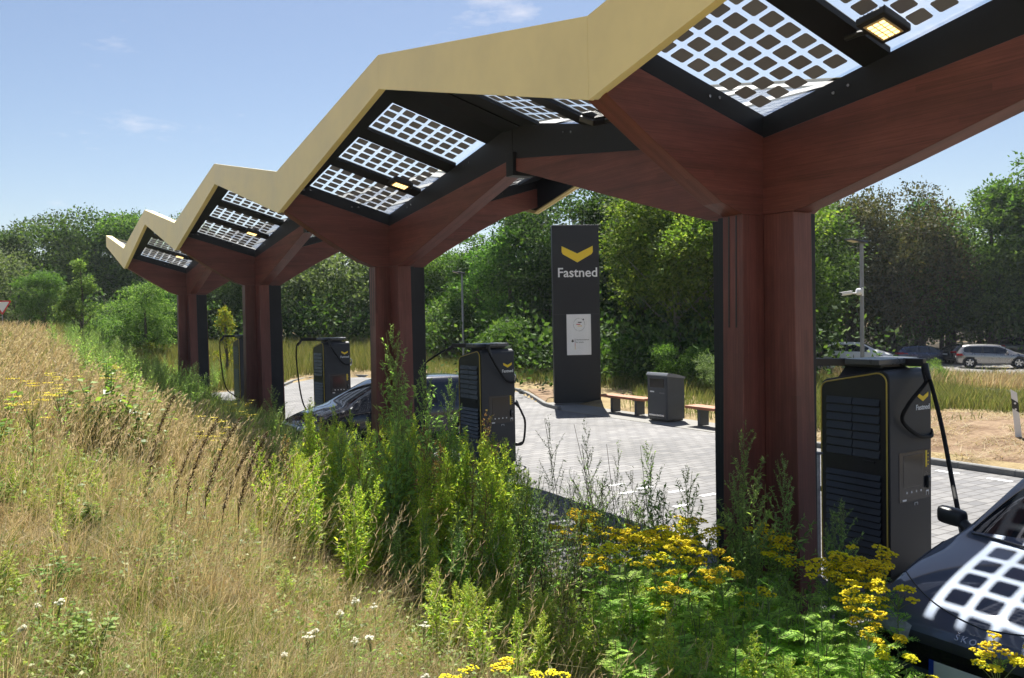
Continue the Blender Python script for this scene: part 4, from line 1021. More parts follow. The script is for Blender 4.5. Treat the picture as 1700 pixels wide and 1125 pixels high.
def tree_mesh(seed, H, R, base, nl, nleaf, ls, cone=.0, lobe=(.75, 1.35), open_=.0):
    """returns crown quads and trunk quads; H height, R crown radius, base height of the lowest foliage"""
    rng = np.random.default_rng(seed); C_ = []; rad = []
    zc = (H+base)/2; hz = (H-base)/2
    while len(C_) < nl:
        p = rng.normal(0, 1, 3); p /= np.linalg.norm(p); p *= rng.uniform(.35, 1)**.5
        rr = R*(1-cone*max(0, (p[2]+1)/2)**1.0)
        C_.append([p[0]*rr*rng.uniform(.8, 1.1), p[1]*rr*rng.uniform(.8, 1.1), zc+p[2]*hz*rng.uniform(.85, 1.05)]); rad.append(rng.uniform(*lobe)*R/3.0*(1-.45*cone*max(0, p[2])))
    C_ = np.array(C_); rad = np.array(rad)
    per = rng.choice(nl, nleaf, p=rad**2/np.sum(rad**2))
    d = unit(rng.normal(0, 1, (nleaf, 3))); d[:, 2] = np.where(rng.random(nleaf) < .55, abs(d[:, 2]), d[:, 2])
    rr = rad[per]*(1-rng.random(nleaf)**2.2*.6)*(1+.22*np.sin(d[:, 0]*9+per)*np.sin(d[:, 1]*8+per*1.7)+.1*rng.normal(0, 1, nleaf))
    P = C_[per]+d*rr[:, None]*np.array([1, 1, .78])
    D = d+rng.normal(0, .8, (nleaf, 3)); D[:, 2] -= .25
    l = ls*rng.uniform(.6, 1.4, nleaf)
    Q = leaves(P, D, l, l*rng.uniform(.45, .75, nleaf), rng, .8)
    # loose twigs sticking out of the outline
    k = nleaf//14; q = rng.choice(nleaf, k); P2 = P[q]+d[q]*rng.uniform(.05, .45, (k, 1))*R/3
    Q = np.concatenate([Q, leaves(P2, D[q], ls*.9, ls*.45, rng, .8)])
    T = [tube_quads([[0, 0, -.3], [.05, .03, H*.3], [-.04, .06, H*.62], [0, 0, H*.9]], .022*H+.02, .02, 8)]
    for i in np.argsort(C_[:, 2])[:max(6, nl//2)]:
        z0 = min(C_[i][2]*rng.uniform(.45, .75), H*.8); a = np.array([0, 0, z0]); b_ = C_[i]; m_ = (a+b_)/2+np.array([0, 0, -.1*R/3])
        T.append(tube_quads([a, m_, b_], .007*H, .01, 5))
    return Q, np.concatenate(T)
def tree(kind_name, label, leaf, spec, bark=BARK, cat='tree'):
    Q, T = tree_mesh(*spec); t = thing(kind_name, label, cat, (0, 0, -50))
    link('crown', quads_mesh('crown', Q, LEAF[leaf]), t); link('trunk', quads_mesh('trunk', T, bark), t); return t
protos = {}
def proto(key, *a, **k):
    protos[key] = [tree(*a, **k), True]
proto('oakA', 'woodland_tree', '', 'oak', (11, 10, 3.8, .4, 44, 26000, .20))
proto('oakB', 'woodland_tree', '', 'oak', (12, 10, 3.5, .5, 38, 24000, .19))
proto('ashA', 'woodland_tree', '', 'ash', (13, 10, 3.5, .5, 40, 26000, .18))
proto('ashB', 'woodland_tree', '', 'ash', (14, 10, 3.0, .4, 36, 22000, .18, .35))
proto('brown', 'woodland_tree', '', 'brown', (15, 10, 3.6, .4, 42, 26000, .17))
proto('maple', 'maple_tree', '', 'maple', (16, 10, 3.6, 2.4, 40, 26000, .18), BARKP)
proto('lime', 'leafy_tree', '', 'lime', (17, 8, 2.7, .2, 36, 22000, .145))
proto('sap', 'young_tree', '', 'lime', (18, 5, 1.25, .3, 26, 6000, .11, .75), BARK)
proto('yell', 'young_tree', '', 'yellow', (19, 3, .75, .3, 18, 1500, .10, .5), BARK)
proto('bush', 'bush', '', 'ash', (20, 3, 1.8, .0, 24, 11000, .10), BARK, 'bush')
proto('bushg', 'bush', '', 'grey', (21, 3, 2.0, .0, 24, 12000, .10), BARK, 'bush')
proto('bushl', 'bush', '', 'lime', (22, 3, 1.9, .0, 24, 11000, .105), BARK, 'bush')
BASEH = dict(oakA=10, oakB=10, ashA=10, ashB=10, brown=10, maple=10, lime=8, sap=5, yell=3, bush=3, bushg=3, bushl=3)
def grow(key, x, y, top, label, group=None, wide=1.0):
    """put a tree of the kind at x, y with its tip at height top"""
    z = float(gz(x, y)); s = (top-z)/(BASEH[key]*1.06); pr = protos[key]; sc = (s*wide, s*wide, s)
    rz = random.uniform(0, 6.28)
    if pr[1]: o = pr[0]; pr[1] = False; o.location = (x, y, z); o.rotation_euler = (0, 0, rz); o.scale = sc
    else: o = dup(pr[0], None, (x, y, z), rz, None, None, sc)
    o['label'] = label
    if group: o['group'] = group
    elif 'group' in o: del o['group']
    return o
random.seed(5)
TREES = [
 ('oakA', -3.43, 81.2, 11.6, 'dark round-topped tree at the far left of the skyline'), ('oakB', -.3, 79.2, 12.5, 'dark tree second from the left on the far skyline'),
 ('oakA', 2.46, 73.9, 12.9, 'tall dark crown highest on the left skyline, above the far tip of the canopy'), ('ashA', 5.67, 71.9, 12.9, 'tall green tree on the skyline just behind the far tip of the canopy'),
 ('oakB', 9.53, 73, 12.2, 'dark tree on the skyline behind the third roof peak'), ('bushg', -4.23, 58, 7.4, 'broad grey-green tree behind the give way sign'),
 ('ashA', -2.65, 53.5, 6.4, 'mid-green rounded tree right of the give way sign'), ('oakA', 11.68, 68.1, 9.6, 'dark tree seen between the third and the fourth column'),
 ('oakB', 13.89, 64.3, 9.0, 'dark tree seen just left of the third column'), ('sap', -2.09, 38.9, 6.2, 'slender light green young tree standing alone in front of the left woods'),
 ('lime', 1.27, 42.7, 5.5, 'low round tree with bright sunlit leaves left of the fourth column'), ('bushl', -1.25, 40.8, 3.4, 'light green bush between the young tree and the round bright tree'),
 ('ashA', 4.29, 52.6, 5.4, 'green tree right behind the round bright tree'), ('oakA', 7.41, 56.6, 6.6, 'dark tree behind the fourth column'),
 ('oakB', 9.55, 55.2, 7.4, 'dark tree behind the yellowing young tree'), ('oakA', 13.04, 55.4, 8.9, 'dark bluish tree right of the third column'),
 ('oakB', 14.56, 52.1, 8.9, 'dark bluish tree above the third charger'), ('bushg', 15.58, 49.1, 8.6, 'grey-green sunlit crown left of the second column'),
 ('ashB', 17.66, 47.7, 8.8, 'green tree behind the second column'), ('oakA', 20.27, 48.5, 8.0, 'dark tree right of the second column, left of the thin lamp post'),
 ('ashA', 19.69, 42.9, 7.4, 'green tree behind the thin lamp post'), ('ashB', 18.2, 36.9, 8.3, 'narrow green tree above the second charger'),
 ('ashB', 18.0, 33.2, 9.2, 'feathery light green tree immediately left of the totem'), ('oakA', 19.6, 31.8, 9.6, 'dark tree directly behind the totem'),
 ('oakB', 19.2, 28.3, 9.6, 'dark tree behind the right edge of the totem'), ('oakA', 20.4, 25.2, 9.4, 'dark tree above the left bench'),
 ('maple', 17.3, 19.6, 8.4, 'maple with yellow-green leaves and pale trunk above the litter bin'), ('maple', 18.6, 18.4, 8.9, 'maple with pale trunk immediately left of the nearest column'),
 ('oakB', 22.6, 22.8, 9.3, 'dark tree behind the two maples'), ('ashA', 28.6, 25.4, 10, 'tree hidden behind the nearest column'),
 ('oakA', 37.5, 31.5, 10.8, 'dark tree whose edge shows at the right side of the nearest column'), ('ashA', 43.5, 35.0, 8.8, 'light green tree right of the nearest column behind the lamp head'),
 ('brown', 51.2, 36.5, 12.6, 'brownish dark tree right of the lamp post'), ('brown', 53.6, 34.5, 14.0, 'tall brownish tree with the peak in the right skyline'),
 ('ashB', 57.5, 34.4, 12.2, 'green tree in the dip of the right skyline'), ('ashA', 59.5, 33.1, 11.7, 'green tree between the brownish tree and the tall one at the right edge'),
 ('ashA', 59.5, 30.0, 12.8, 'bright green spreading tree behind the silver car'), ('ashB', 60.2, 27.4, 16.0, 'tallest tree at the right edge, rising into the sky'),
 ('ashA', 62.5, 25.5, 14.4, 'tall tree just outside the right edge of the view'),
 ('yell', 3.1, 33.3, 4.3, 'yellowing young tree between the third and fourth columns'),
 ('bush', 14.5, 27.5, 2.9, 'leafy bush left of the totem behind the second charger'), ('bushl', 16.5, 37.8, 4.4, 'pale green bush below the trees, right of the second column'),
 ('bushg', 17.5, 24.0, 2.6, 'grey-green bush in the shade right of the totem'), ('bush', 14.9, 19.3, 2.1, 'dark green bush behind the left bench'),
 ('bush', 13.9, 15.9, 1.9, 'weedy bush behind the litter bin'), ('bushg', 13.7, 13.6, 1.7, 'grey-green bush between the bin and the nearest column'),
 ('bushl', 27.7, 15.4, .75, 'bright green sapling bush in front of the dark blue car'),
 ('yell', 1.0, 40.2, 2.2, 'small yellow-green shrub beneath the round bright tree'), ('brown', -2.6, 36.8, 2.6, 'low brownish shrub at the foot of the slender young tree'),
]
GR = {'woodland_tree': 'trees of the wood behind the station'}
for t_ in TREES:
    o = grow(*t_, wide={'brown': .95, 'yell': .6}.get(t_[0], 1.05) if t_[3] > 3 else 1.0)
sheet('wood_floor', [(10, 62), (15, 50), (19.5, 44), (20.3, 30), (17, 24), (14.5, 17), (16.5, 14.5), (24, 17), (31, 27), (40, 38), (58, 37.5), (64, 27), (70, 10), (110, 10), (110, 110), (-20, 110), (-12, 80)], .03, soil_mat('tree_shade_floor', [(.012, .010, .007), (.03, .024, .016), (.045, .035, .022)], 2), gz)  # woodland floor coloured dark to stand in for shade under the trees
# second and third rows of the wood: one mass of trunks and leaves closing the view
def wood_mass(path, n, h0, h1, ls, seed):
    rng = np.random.default_rng(seed); path = np.array(path, float); seg = np.linalg.norm(np.diff(path, axis=0), axis=1); cum = np.r_[0, np.cumsum(seg)]
    nl = 420; s = rng.random(nl)*cum[-1]; i = np.clip(np.searchsorted(cum, s)-1, 0, len(seg)-1); f = (s-cum[i])/seg[i]
    c = path[i]*(1-f[:, None])+path[i+1]*f[:, None]; c += rng.normal(0, 2.6, c.shape); hh = np.interp(s, cum, np.linspace(h0, h1, len(cum)) if np.isscalar(h0) else h0)
    z = rng.random(nl)**.8*hh; r = rng.uniform(1.0, 2.1, nl)
    per = rng.integers(0, nl, n); d = unit(rng.normal(0, 1, (n, 3))); P = np.c_[c[per], gz(c[per][:, 0], c[per][:, 1])+z[per]]+d*r[per][:, None]*rng.uniform(.5, 1, (n, 1))
    l = ls*rng.uniform(.6, 1.5, n); return leaves(P, d+rng.normal(0, .8, (n, 3)), l, l*.6, rng, .9)
Qa = wood_mass([(-14, 95), (6, 88), (20, 74), (27, 60), (28, 46), (27, 36), (30, 30), (42, 41), (60, 43), (72, 32), (80, 10)], 90000, [8, 8.5, 7, 5.5, 5.2, 6, 6.6, 7, 8, 9, 9], 0, .42, 3)
tag(link('far_wood', quads_mesh('far_wood', Qa, LEAF['oak'])), 'dense shaded wood filling the gaps behind the front row of trees', 'woodland', kind='stuff')
Qb = wood_mass([(-6, 62), (4, 58), (13, 51), (18, 43), (20, 36), (19.5, 30), (18.5, 25), (16.5, 20.5), (18, 17)], 60000, [3.2, 2.6, 2.6, 2.6, 2.6, 2.4, 2.2, 1.8, 1.6], 0, .22, 4)
tag(link('undergrowth', quads_mesh('undergrowth', Qb, LEAF['oak'])), 'dark tangled undergrowth along the foot of the wood', 'undergrowth', kind='stuff')
Tq = []
rng = np.random.default_rng(9)
for _ in range(150):
    s = rng.random(); a = np.array([(14, 62), (22, 50), (24, 36), (25, 28), (40, 37), (60, 38), (68, 28)], float); j = rng.integers(0, 6); p = a[j]*(1-s)+a[j+1]*s+rng.normal(0, 1.6, 2)
    z = float(gz(*p)); Tq.append(tube_quads([[p[0], p[1], z-.2], [p[0]+rng.normal(0, .15), p[1], z+3], [p[0]+rng.normal(0, .3), p[1], z+7]], rng.uniform(.08, .2), .05, 6))
tag(link('wood_trunks', quads_mesh('wood_trunks', np.concatenate(Tq), BARK)), 'thin shaded trunks standing deep inside the wood', 'tree trunks', kind='stuff')

# ------------------------------------------------------------------ grass
G_DRY = leafmat('grass_straw', [(.24, .16, .09), (.42, .34, .20), (.56, .48, .31), (.32, .22, .12), (.50, .42, .27), (.27, .27, .13), (.46, .38, .22)], .38, .55, 1.0, 0, (1.12, 1.04, .74))
G_PALE = leafmat('grass_seed_heads', [(0.425, 0.340, 0.204), (0.561, 0.476, 0.306), (0.476, 0.374, 0.230)], .4, .6, .95, 0, (1.05, 1.0, .85))
G_GRN = leafmat('grass_green', [(0.063, 0.108, 0.023), (0.117, 0.171, 0.036), (0.180, 0.225, 0.054), (0.252, 0.252, 0.072), (0.090, 0.153, 0.032)], .45, .5, 1.05, 0, (1.12, 1.18, .6))
G_VRG = leafmat('grass_verge', [(.08, .115, .035), (.13, .17, .05), (.19, .21, .075), (.28, .25, .11), (.11, .15, .045)], .38, .55, 1.0, 0, (1.1, 1.1, .65))
def blades(x, y, h, w, lean, rng, bias=(.0, .0), z=None):
    """curved blades: two quads each sharing their middle edge -> one island per blade"""
    n = len(x); z = gz(x, y)-.02 if z is None else z; a = rng.random(n)*2*pi
    L_ = np.stack([np.cos(a)*lean+bias[0]*h, np.sin(a)*lean+bias[1]*h], 1)
    s = rng.random(n)*pi; S = np.stack([np.cos(s), np.sin(s), np.zeros(n)], 1)*w[:, None]*.5
    B = np.stack([x, y, z], 1)
    M_ = B+np.stack([L_[:, 0]*.3, L_[:, 1]*.3, h*.55], 1); T_ = B+np.stack([L_[:, 0], L_[:, 1], h*.97], 1)
    V = np.stack([B-S, B+S, M_-S*.8, M_+S*.8, T_-S*.15, T_+S*.15], 1)
    return V, M_, T_, L_
def blades_mesh(name, V, mt):
    n = len(V); me = bpy.data.meshes.new(name); me.vertices.add(6*n); me.vertices.foreach_set('co', np.ascontiguousarray(V, dtype=np.float32).ravel())
    b0 = (np.arange(n)*6)[:, None]; F = np.concatenate([b0+np.array([0, 1, 3, 2]), b0+np.array([2, 3, 5, 4])], 1).ravel()
    me.loops.add(8*n); me.loops.foreach_set('vertex_index', F.astype(np.int32)); me.polygons.add(2*n)
    me.polygons.foreach_set('loop_start', np.arange(0, 8*n, 4, dtype=np.int32)); me.polygons.foreach_set('loop_total', np.full(2*n, 4, dtype=np.int32))
    me.materials.append(mt); me.update(); return me
def noise2(x, y, s=1.0): return (np.sin(x*1.3*s+1.7*np.sin(y*.9*s))+np.sin(y*1.7*s+1.3*np.sin(x*1.1*s+2))+np.sin((x+y)*2.3*s+.5))/3
def polar(n, r0, r1, a0, a1, rng, p=1.0):
    """points thinning out with distance from the standing place"""
    r = r0*(r1/r0)**(rng.random(n)**p); a = np.radians(rng.uniform(a0, a1, n)); return EYE.x+r*np.sin(a), EYE.y+r*np.cos(a), r
WIND = (.22, -.12)
WEED = [(-4.25, .2), (-3.1, -.25), (-2.0, 1.0), (-1.2, 2.5), (-1.15, 12), (-1.3, 21), (-2.6, 21), (-2.9, 10), (-3.5, 5), (-4.2, 2.2)]
def scatter(n, r0, r1, a0, a1, seed, keep, hf, wf, leanf, mt, name, label, cat, bias=(0, 0), heads=0):
    rng = np.random.default_rng(seed); x, y, r = polar(n, r0, r1, a0, a1, rng)
    k = keep(x, y, r, rng) & (x < -1.25); x, y, r = x[k], y[k], r[k]
    h = hf(x, y, r, rng); w = wf(r); V, M_, T_, L_ = blades(x, y, h, w, leanf*h*rng.uniform(.2, 1.2, len(h)), rng, bias)
    o = link(name, blades_mesh(name, V, mt)); tag(o, label, cat, kind='stuff')
    if heads:
        q = rng.random(len(x)) < heads; tip = T_[q]; d = unit(T_[q]-M_[q]); k_ = 7; Q = []
        hh = np.clip(h[q]*.22, .05, .16); ww = np.clip(w[q]*1.2, .002, .014)
        for i in range(k_):
            p = tip-d*(hh*(1-i/k_))[:, None]; D = d*1.2+rng.normal(0, .35, d.shape); l = hh*.32
            Q.append(leaves(p, D, l, ww*1.6, rng, .8))
        o2 = link('grass_seed_heads', quads_mesh('grass_seed_heads', np.concatenate(Q), G_PALE)); tag(o2, 'pale nodding seed heads on the dry grass', 'grass', kind='stuff')
def dryness(x, y): # 1 = straw, 0 = green
    return np.clip(.60+.55*noise2(x, y, .9)+.6*noise2(x, y, 2.7)-.9*sstep(-3.9, -2.6, x)*(y < 30), .04, .96)
out_weed = lambda x, y: ~in_poly(x, y, WEED)
scatter(150000, 2.6, 11, -12, 74, 1, lambda x, y, r, g_: (g_.random(len(x)) < dryness(x, y)), lambda x, y, r, g_: g_.uniform(.04, .30, len(x))*(1+.55*noise2(x, y, 1.5)+.4*noise2(x, y, 6.5)), lambda r: np.clip(.00055*r, .0016, .007), 1.25, G_DRY, 'dry_grass', 'short straw-coloured dry grass covering the near bank', 'grass', (.06, -.03))
scatter(120000, 2.6, 11, -12, 74, 2, lambda x, y, r, g_: (g_.random(len(x)) > dryness(x, y)-.12), lambda x, y, r, g_: g_.uniform(.04, .28, len(x))*(1+.5*noise2(y, x, 1.8)+.4*noise2(y, x, 7.1)), lambda r: np.clip(.0007*r, .0022, .008), .9, G_GRN, 'green_grass', 'green grass growing between the dry tufts on the near bank', 'grass', (.08, -.04))
def tall_h(x, y, r, g_): return g_.uniform(.42, .95, len(x))*(.62+.38*sstep(1.5, 6, y-EYE.y))
scatter(46000, 3.6, 13, -12, 60, 3, lambda x, y, r, g_: (g_.random(len(x)) < (.07+.75*sstep(5.5, 8, r)*np.clip(.55+.9*noise2(x+3, y, .8), 0, 1))*(x < -2.3)) & out_weed(x, y), tall_h, lambda r: np.clip(.00042*r, .0016, .005), .38, G_DRY, 'tall_dry_grass', 'tall pale dry grass stalks leaning to the right', 'grass', WIND, .55)
scatter(120000, 11, 62, -14, 34, 4, lambda x, y, r, g_: (g_.random(len(x)) < np.clip(dryness(x, y)+.2+.3*(x < -4), 0, .97)) & (x < -2.0-.02*y), lambda x, y, r, g_: g_.uniform(.25, .85, len(x)), lambda r: np.clip(.0008*r, .006, .03), .45, G_DRY, 'far_dry_grass', 'golden dry grass running up the far bank', 'grass', WIND, .25)
scatter(60000, 11, 62, -14, 34, 5, lambda x, y, r, g_: (g_.random(len(x)) > dryness(x, y)-.1), lambda x, y, r, g_: g_.uniform(.2, .8, len(x)), lambda r: np.clip(.0010*r, .006, .035), .4, G_GRN, 'far_green_grass', 'green grass at the foot of the far bank', 'grass', (.1, -.05))
G_GG = leafmat('grass_grey_green', [(0.150, 0.200, 0.075), (0.237, 0.288, 0.125), (0.338, 0.362, 0.175), (0.450, 0.413, 0.213)], .4, .55, 1.0, 0)
rng = np.random.default_rng(61); n = 90000; y = 5+27*rng.random(n)**.8; x = -4.6+.02*y+rng.random(n)*(3.4+.02*y); k = rng.random(n) < np.clip(.2+1.1*sstep(-4.4, -2.6, x)+.5*noise2(x, y, 1.2), 0, 1)*np.where(y < 9, .35, 1); x, y = x[k], y[k]; r = np.hypot(x-EYE.x, y-EYE.y)
hh = rng.uniform(.2, .8, len(x))*(1+.5*noise2(x, y, 2.1)); V, M_, T_, L_ = blades(x, y, hh, np.clip(.0008*r, .005, .02), .28*hh, rng, (.1, -.05)); tag(link('grey_green_grass', blades_mesh('grey_green_grass', V, G_GG)), 'tall soft grey-green grass and herbs at the foot of the bank along the far columns', 'grass', kind='stuff')
scatter(40000, 2.6, 12, -12, 60, 7, lambda x, y, r, g_: (g_.random(len(x)) < np.clip(.1+1.2*noise2(x+5, y+2, 1.7), 0, 1)) & (x < -2.8), lambda x, y, r, g_: g_.uniform(.06, .16, len(x)), lambda r: np.clip(.0007*r, .002, .008), 3.2, G_DRY, 'flattened_straw', 'flattened dead straw lying in patches on the near bank', 'grass', (.3, -.2))
def tussocks(n, r0, r1, seed, mt, name, label, hr, cond):
    rng = np.random.default_rng(seed); cx, cy, cr_ = polar(n, r0, r1, -12, 66, rng); k = (cx < -2.4) & out_weed(cx, cy) & cond(cx, cy); cx, cy, cr_ = cx[k], cy[k], cr_[k]; m_ = len(cx)
    nb = rng.integers(30, 90, m_); i = np.repeat(np.arange(m_), nb); n2 = len(i); a = rng.random(n2)*2*pi; q = rng.random(n2)**.5*.06
    x = cx[i]+np.cos(a)*q; y = cy[i]+np.sin(a)*q; h = (rng.uniform(*hr, m_)[i])*rng.uniform(.45, 1.1, n2); ln = h*rng.uniform(.15, .95, n2)
    L_ = np.stack([np.cos(a)*ln+.18*h, np.sin(a)*ln-.10*h], 1); z = gz(x, y)-.02; r = cr_[i]; w_ = np.clip(.0006*r, .0018, .007)
    sA = a+pi/2+rng.normal(0, .5, n2); S = np.stack([np.cos(sA), np.sin(sA), np.zeros(n2)], 1)*w_[:, None]*.5; B = np.stack([x, y, z], 1)
    M_ = B+np.stack([L_[:, 0]*.28, L_[:, 1]*.28, h*.62], 1); T_ = B+np.stack([L_[:, 0], L_[:, 1], h*(.98-.35*(ln/h)**2)], 1)
    tag(link(name, blades_mesh(name, np.stack([B-S, B+S, M_-S*.8, M_+S*.8, T_-S*.15, T_+S*.15], 1), mt)), label, 'grass', kind='stuff')
tussocks(620, 2.8, 13, 71, G_DRY, 'dry_tussocks', 'arching straw-coloured tussocks scattered over the near bank', (.2, .55), lambda x, y: noise2(x, y, 1.1) > -.35)
tussocks(420, 2.8, 13, 72, G_GRN, 'green_tussocks', 'fresh green tussocks scattered over the near bank', (.15, .42), lambda x, y: noise2(x+4, y, 1.3) > -.2)
# low broad-leaved herbs among the grass
rng = np.random.default_rng(31); x, y, r = polar(26000, 2.6, 14, -12, 74, rng); k = (x < -1.3) & (noise2(x, y, 1.9) > -.12); x, y, r = x[k], y[k], r[k]; n = len(x)
Q = []
for i in range(3):
    a = rng.random(n)*2*pi; D = np.stack([np.cos(a), np.sin(a), rng.uniform(.1, 1.1, n)], 1); l = rng.uniform(.02, .055, n)*np.clip(r/6, .8, 1.6)
    Q.append(leaves(np.stack([x+np.cos(a)*.01, y+np.sin(a)*.01, gz(x, y)+rng.uniform(.02, .22, n)], 1), D, l, l*.5, rng, .5, .2))
G_HERB = leafmat('low_herb_leaf', [(0.091, 0.156, 0.033), (0.156, 0.247, 0.052), (0.247, 0.325, 0.091), (0.351, 0.364, 0.130)], .4, .5, 1.1, 0)
tag(link('low_herbs', quads_mesh('low_herbs', np.concatenate(Q), G_HERB)), 'low broad-leaved herbs mixed into the grass of the near bank', 'ground cover', kind='stuff')
# verge, far field and strip in front of the car park
def field(n, poly, seed, h, wd, mt, name, label, keep=None, lean=.3, bias=(0, 0)):
    rng = np.random.default_rng(seed); P = np.array(poly); lo = P.min(0); hi = P.max(0); x = rng.uniform(lo[0], hi[0], n); y = rng.uniform(lo[1], hi[1], n)
    k = in_poly(x, y, poly) & ~in_poly(x, y, PAVE)
    if keep: k &= keep(x, y, rng)
    x, y = x[k], y[k]; hh = rng.uniform(*h, len(x))*(1+.35*noise2(x, y, 1.1)); V, _, _, _ = blades(x, y, hh, np.full(len(x), wd)*rng.uniform(.6, 1.4, len(x)), lean*hh, rng, bias)
    tag(link(name, blades_mesh(name, V, mt)), label, 'grass', kind='stuff')
VERGE = [(9.9, 9.6), (13, 9.4), (17, 10), (21, 13), (24, 18), (22, 24), (19.5, 30), (20, 38), (14, 40), (10.8, 34), (11.4, 28), (11.5, 24), (12.7, 20), (12.8, 17.2), (11.2, 15.0), (9.9, 14.6)]
field(60000, VERGE, 41, (.12, .55), .016, G_VRG, 'verge_grass', 'green verge grass behind kerb, benches and totem', lambda x, y, g_: g_.random(len(x)) < np.clip(.55+.6*sstep(10.5, 12.5, x)+.3*noise2(x, y, 1.5), .1, 1))
FARF = [(-2.5, 29.8), (3.5, 29.9), (4.8, 31), (5.8, 33), (7, 34.3), (8.3, 34.6), (10, 33.6), (14, 36), (18, 40), (18, 50), (12, 58), (4, 56), (-3, 46)]
field(90000, FARF, 42, (.35, .95), .022, G_VRG, 'field_grass', 'tall light green grass field beyond the far kerb', None, .25)
STRIP = [(27.8, -6), (38, -6), (38.5, 20), (33, 25), (26, 20), (23, 15.5), (27.5, 13.5)]
field(60000, STRIP, 43, (.2, .65), .03, G_DRY, 'dry_strip_grass', 'dry golden grass strip in front of the parked cars', None, .35, WIND)
field(22000, STRIP, 46, (.3, .8), .03, G_VRG, 'green_strip_grass', 'green weeds within the dry strip before the car park', lambda x, y, g_: noise2(x, y, .8) > .1, .35)
MID = [(10.0, 7.3), (12.8, 6.8), (13.9, 4.5), (13.1, 1.0), (12.5, -3), (12, -8), (21.3, -8), (21.3, 13), (18, 12), (12, 9.6), (9.9, 9.6)]
field(90000, MID, 44, (.15, .5), .018, G_VRG, 'mound_grass', 'green grass between the bare soil and the access road', None, .4)
SOIL = [(8.7, -8), (12.4, -8), (12.7, -3), (13.2, 1.5), (13.9, 4.5), (12.9, 6.9), (10.6, 7.6), (9.9, 6.9), (8.7, 6.9)]
field(34000, SOIL, 45, (.02, .12), .011, G_DRY, 'straw_litter', 'loose straw lying on the bare soil', lambda x, y, g_: noise2(x, y, 1.6) > -.25, 3.0)
field(5000, SOIL, 47, (.1, .3), .015, G_VRG, 'soil_weeds', 'green tufts sprouting on the edge of the bare soil', lambda x, y, g_: (noise2(x, y, 1.3) > .35) & (x > 11), .5)

# ------------------------------------------------------------------ single plants
M_MUG = leafmat('mugwort_leaf', [(0.130, 0.208, 0.078), (0.208, 0.332, 0.104), (0.297, 0.418, 0.139), (0.401, 0.505, 0.192)], .5, .55, 1.3, .22)
M_MUGT = leafmat('mugwort_flower_spike', [(.15, .22, .08), (.24, .32, .13), (.33, .40, .20)], .35, .6, .9, .2)
M_YG = leafmat('orache_leaf', [(0.172, 0.286, 0.043), (0.286, 0.429, 0.057), (0.372, 0.429, 0.072), (0.515, 0.486, 0.086), (0.200, 0.315, 0.043)], .5, .5, 1.3, .2)
M_RED = leafmat('dock_rust', [(.24, .13, .07), (.36, .19, .10), (.30, .24, .11)], .35, .6, .9, .2)
M_STEM = leafmat('weed_stem', [(.13, .19, .06), (.20, .22, .08)], .1, .6, 1, .2)
M_BROWN = leafmat('dead_stalk', [(.07, .042, .025), (.12, .075, .045), (.17, .115, .07)], .15, .7, .9, .2)
M_TAN = leafmat('tansy_leaf', [(.15, .25, .05), (.25, .40, .075), (.36, .53, .10), (.48, .64, .16)], .5, .55, 1.3, .15, (1.15, 1.3, .6), .1)
M_TANF = leafmat('tansy_button', [(.80, .62, .01), (.90, .74, .02), (.94, .80, .03)], .30, .7, .95, .05, (1.05, 1.15, .3))
M_RAGF = leafmat('ragwort_petal', [(.70, .52, .01), (.82, .62, .03)], .3, .5, .8, .1)
M_YARW = leafmat('yarrow_petal', [(.62, .60, .54), (.80, .78, .72)], .3, .6, .85, .05)
def spiky(seed, H, nb, blen, top, leafl, density=1.0):
    """erect weed: stem, rising side branches thick with small leaves, slender tip spikes"""
    rng = np.random.default_rng(seed); S = [tube_quads([[0, 0, -.05], [rng.normal(0, .02), rng.normal(0, .02), H*.5], [rng.normal(0, .05), rng.normal(0, .05), H]], .006, .002, 4)]
    Lv, Tp = [], []
    for i in range(nb):
        t = .12+.86*(i/nb); a = i*2.4+rng.normal(0, .3); z = H*t; bl = blen*H*(1-t)**.7*rng.uniform(.7, 1.25)*(.55+.9*min(1, t*2.2))+.03
        el = radians(rng.uniform(50, 74)); d = np.array([cos(a)*cos(el), sin(a)*cos(el), sin(el)]); e = d*bl; e[2] += bl*.12
        p0 = np.array([0, 0, z]); S.append(tube_quads([p0, p0+e*.5-[0, 0, .02*bl], p0+e], .0025, .001, 3))
        m_ = int(max(4, bl/.012*density)); f = rng.random(m_); P = p0+np.outer(f, e); D = d*.6+rng.normal(0, .7, (m_, 3)); up_t = t > top
        ll = leafl*(1.25-t)*rng.uniform(.5, 1.3, m_)
        Lv.append(leaves(P, D, ll, ll*rng.uniform(.22, .4, m_), rng, .7, .15))
        if t > top-.15:
            k_ = int(bl/.0045*density)+6; f = .25+.78*rng.random(k_); P = p0+np.outer(f, e)+rng.normal(0, .005, (k_, 3)); D = d+rng.normal(0, .6, (k_, 3)); Tp.append(leaves(P, D, rng.uniform(.008, .018, k_), .006, rng, .9))
    k_ = int(150*density); f = rng.uniform(top, 1.03, k_); P = np.stack([rng.normal(0, .008, k_), rng.normal(0, .008, k_), H*f], 1); P[:, :2] *= (1.3-f)[:, None]*4
    Tp.append(leaves(P, np.tile([0, 0, .8], (k_, 1))+rng.normal(0, .6, (k_, 3)), rng.uniform(.01, .024, k_), .008, rng, .9))
    return np.concatenate(S), np.concatenate(Lv), np.concatenate(Tp)
def weed_proto(name, cat, seed, H, nb, blen, top, leafl, mats, density=1.0):
    S, Lv, Tp = spiky(seed, H, nb, blen, top, leafl, density); t = thing(name, '', cat, (0, 0, -60))
    link('stem', quads_mesh('stem', S, mats[0]), t); link('foliage', quads_mesh('foliage', Lv, mats[1]), t); link('flower_spike', quads_mesh('flower_spike', Tp, mats[2]), t)
    t['H'] = H; return t
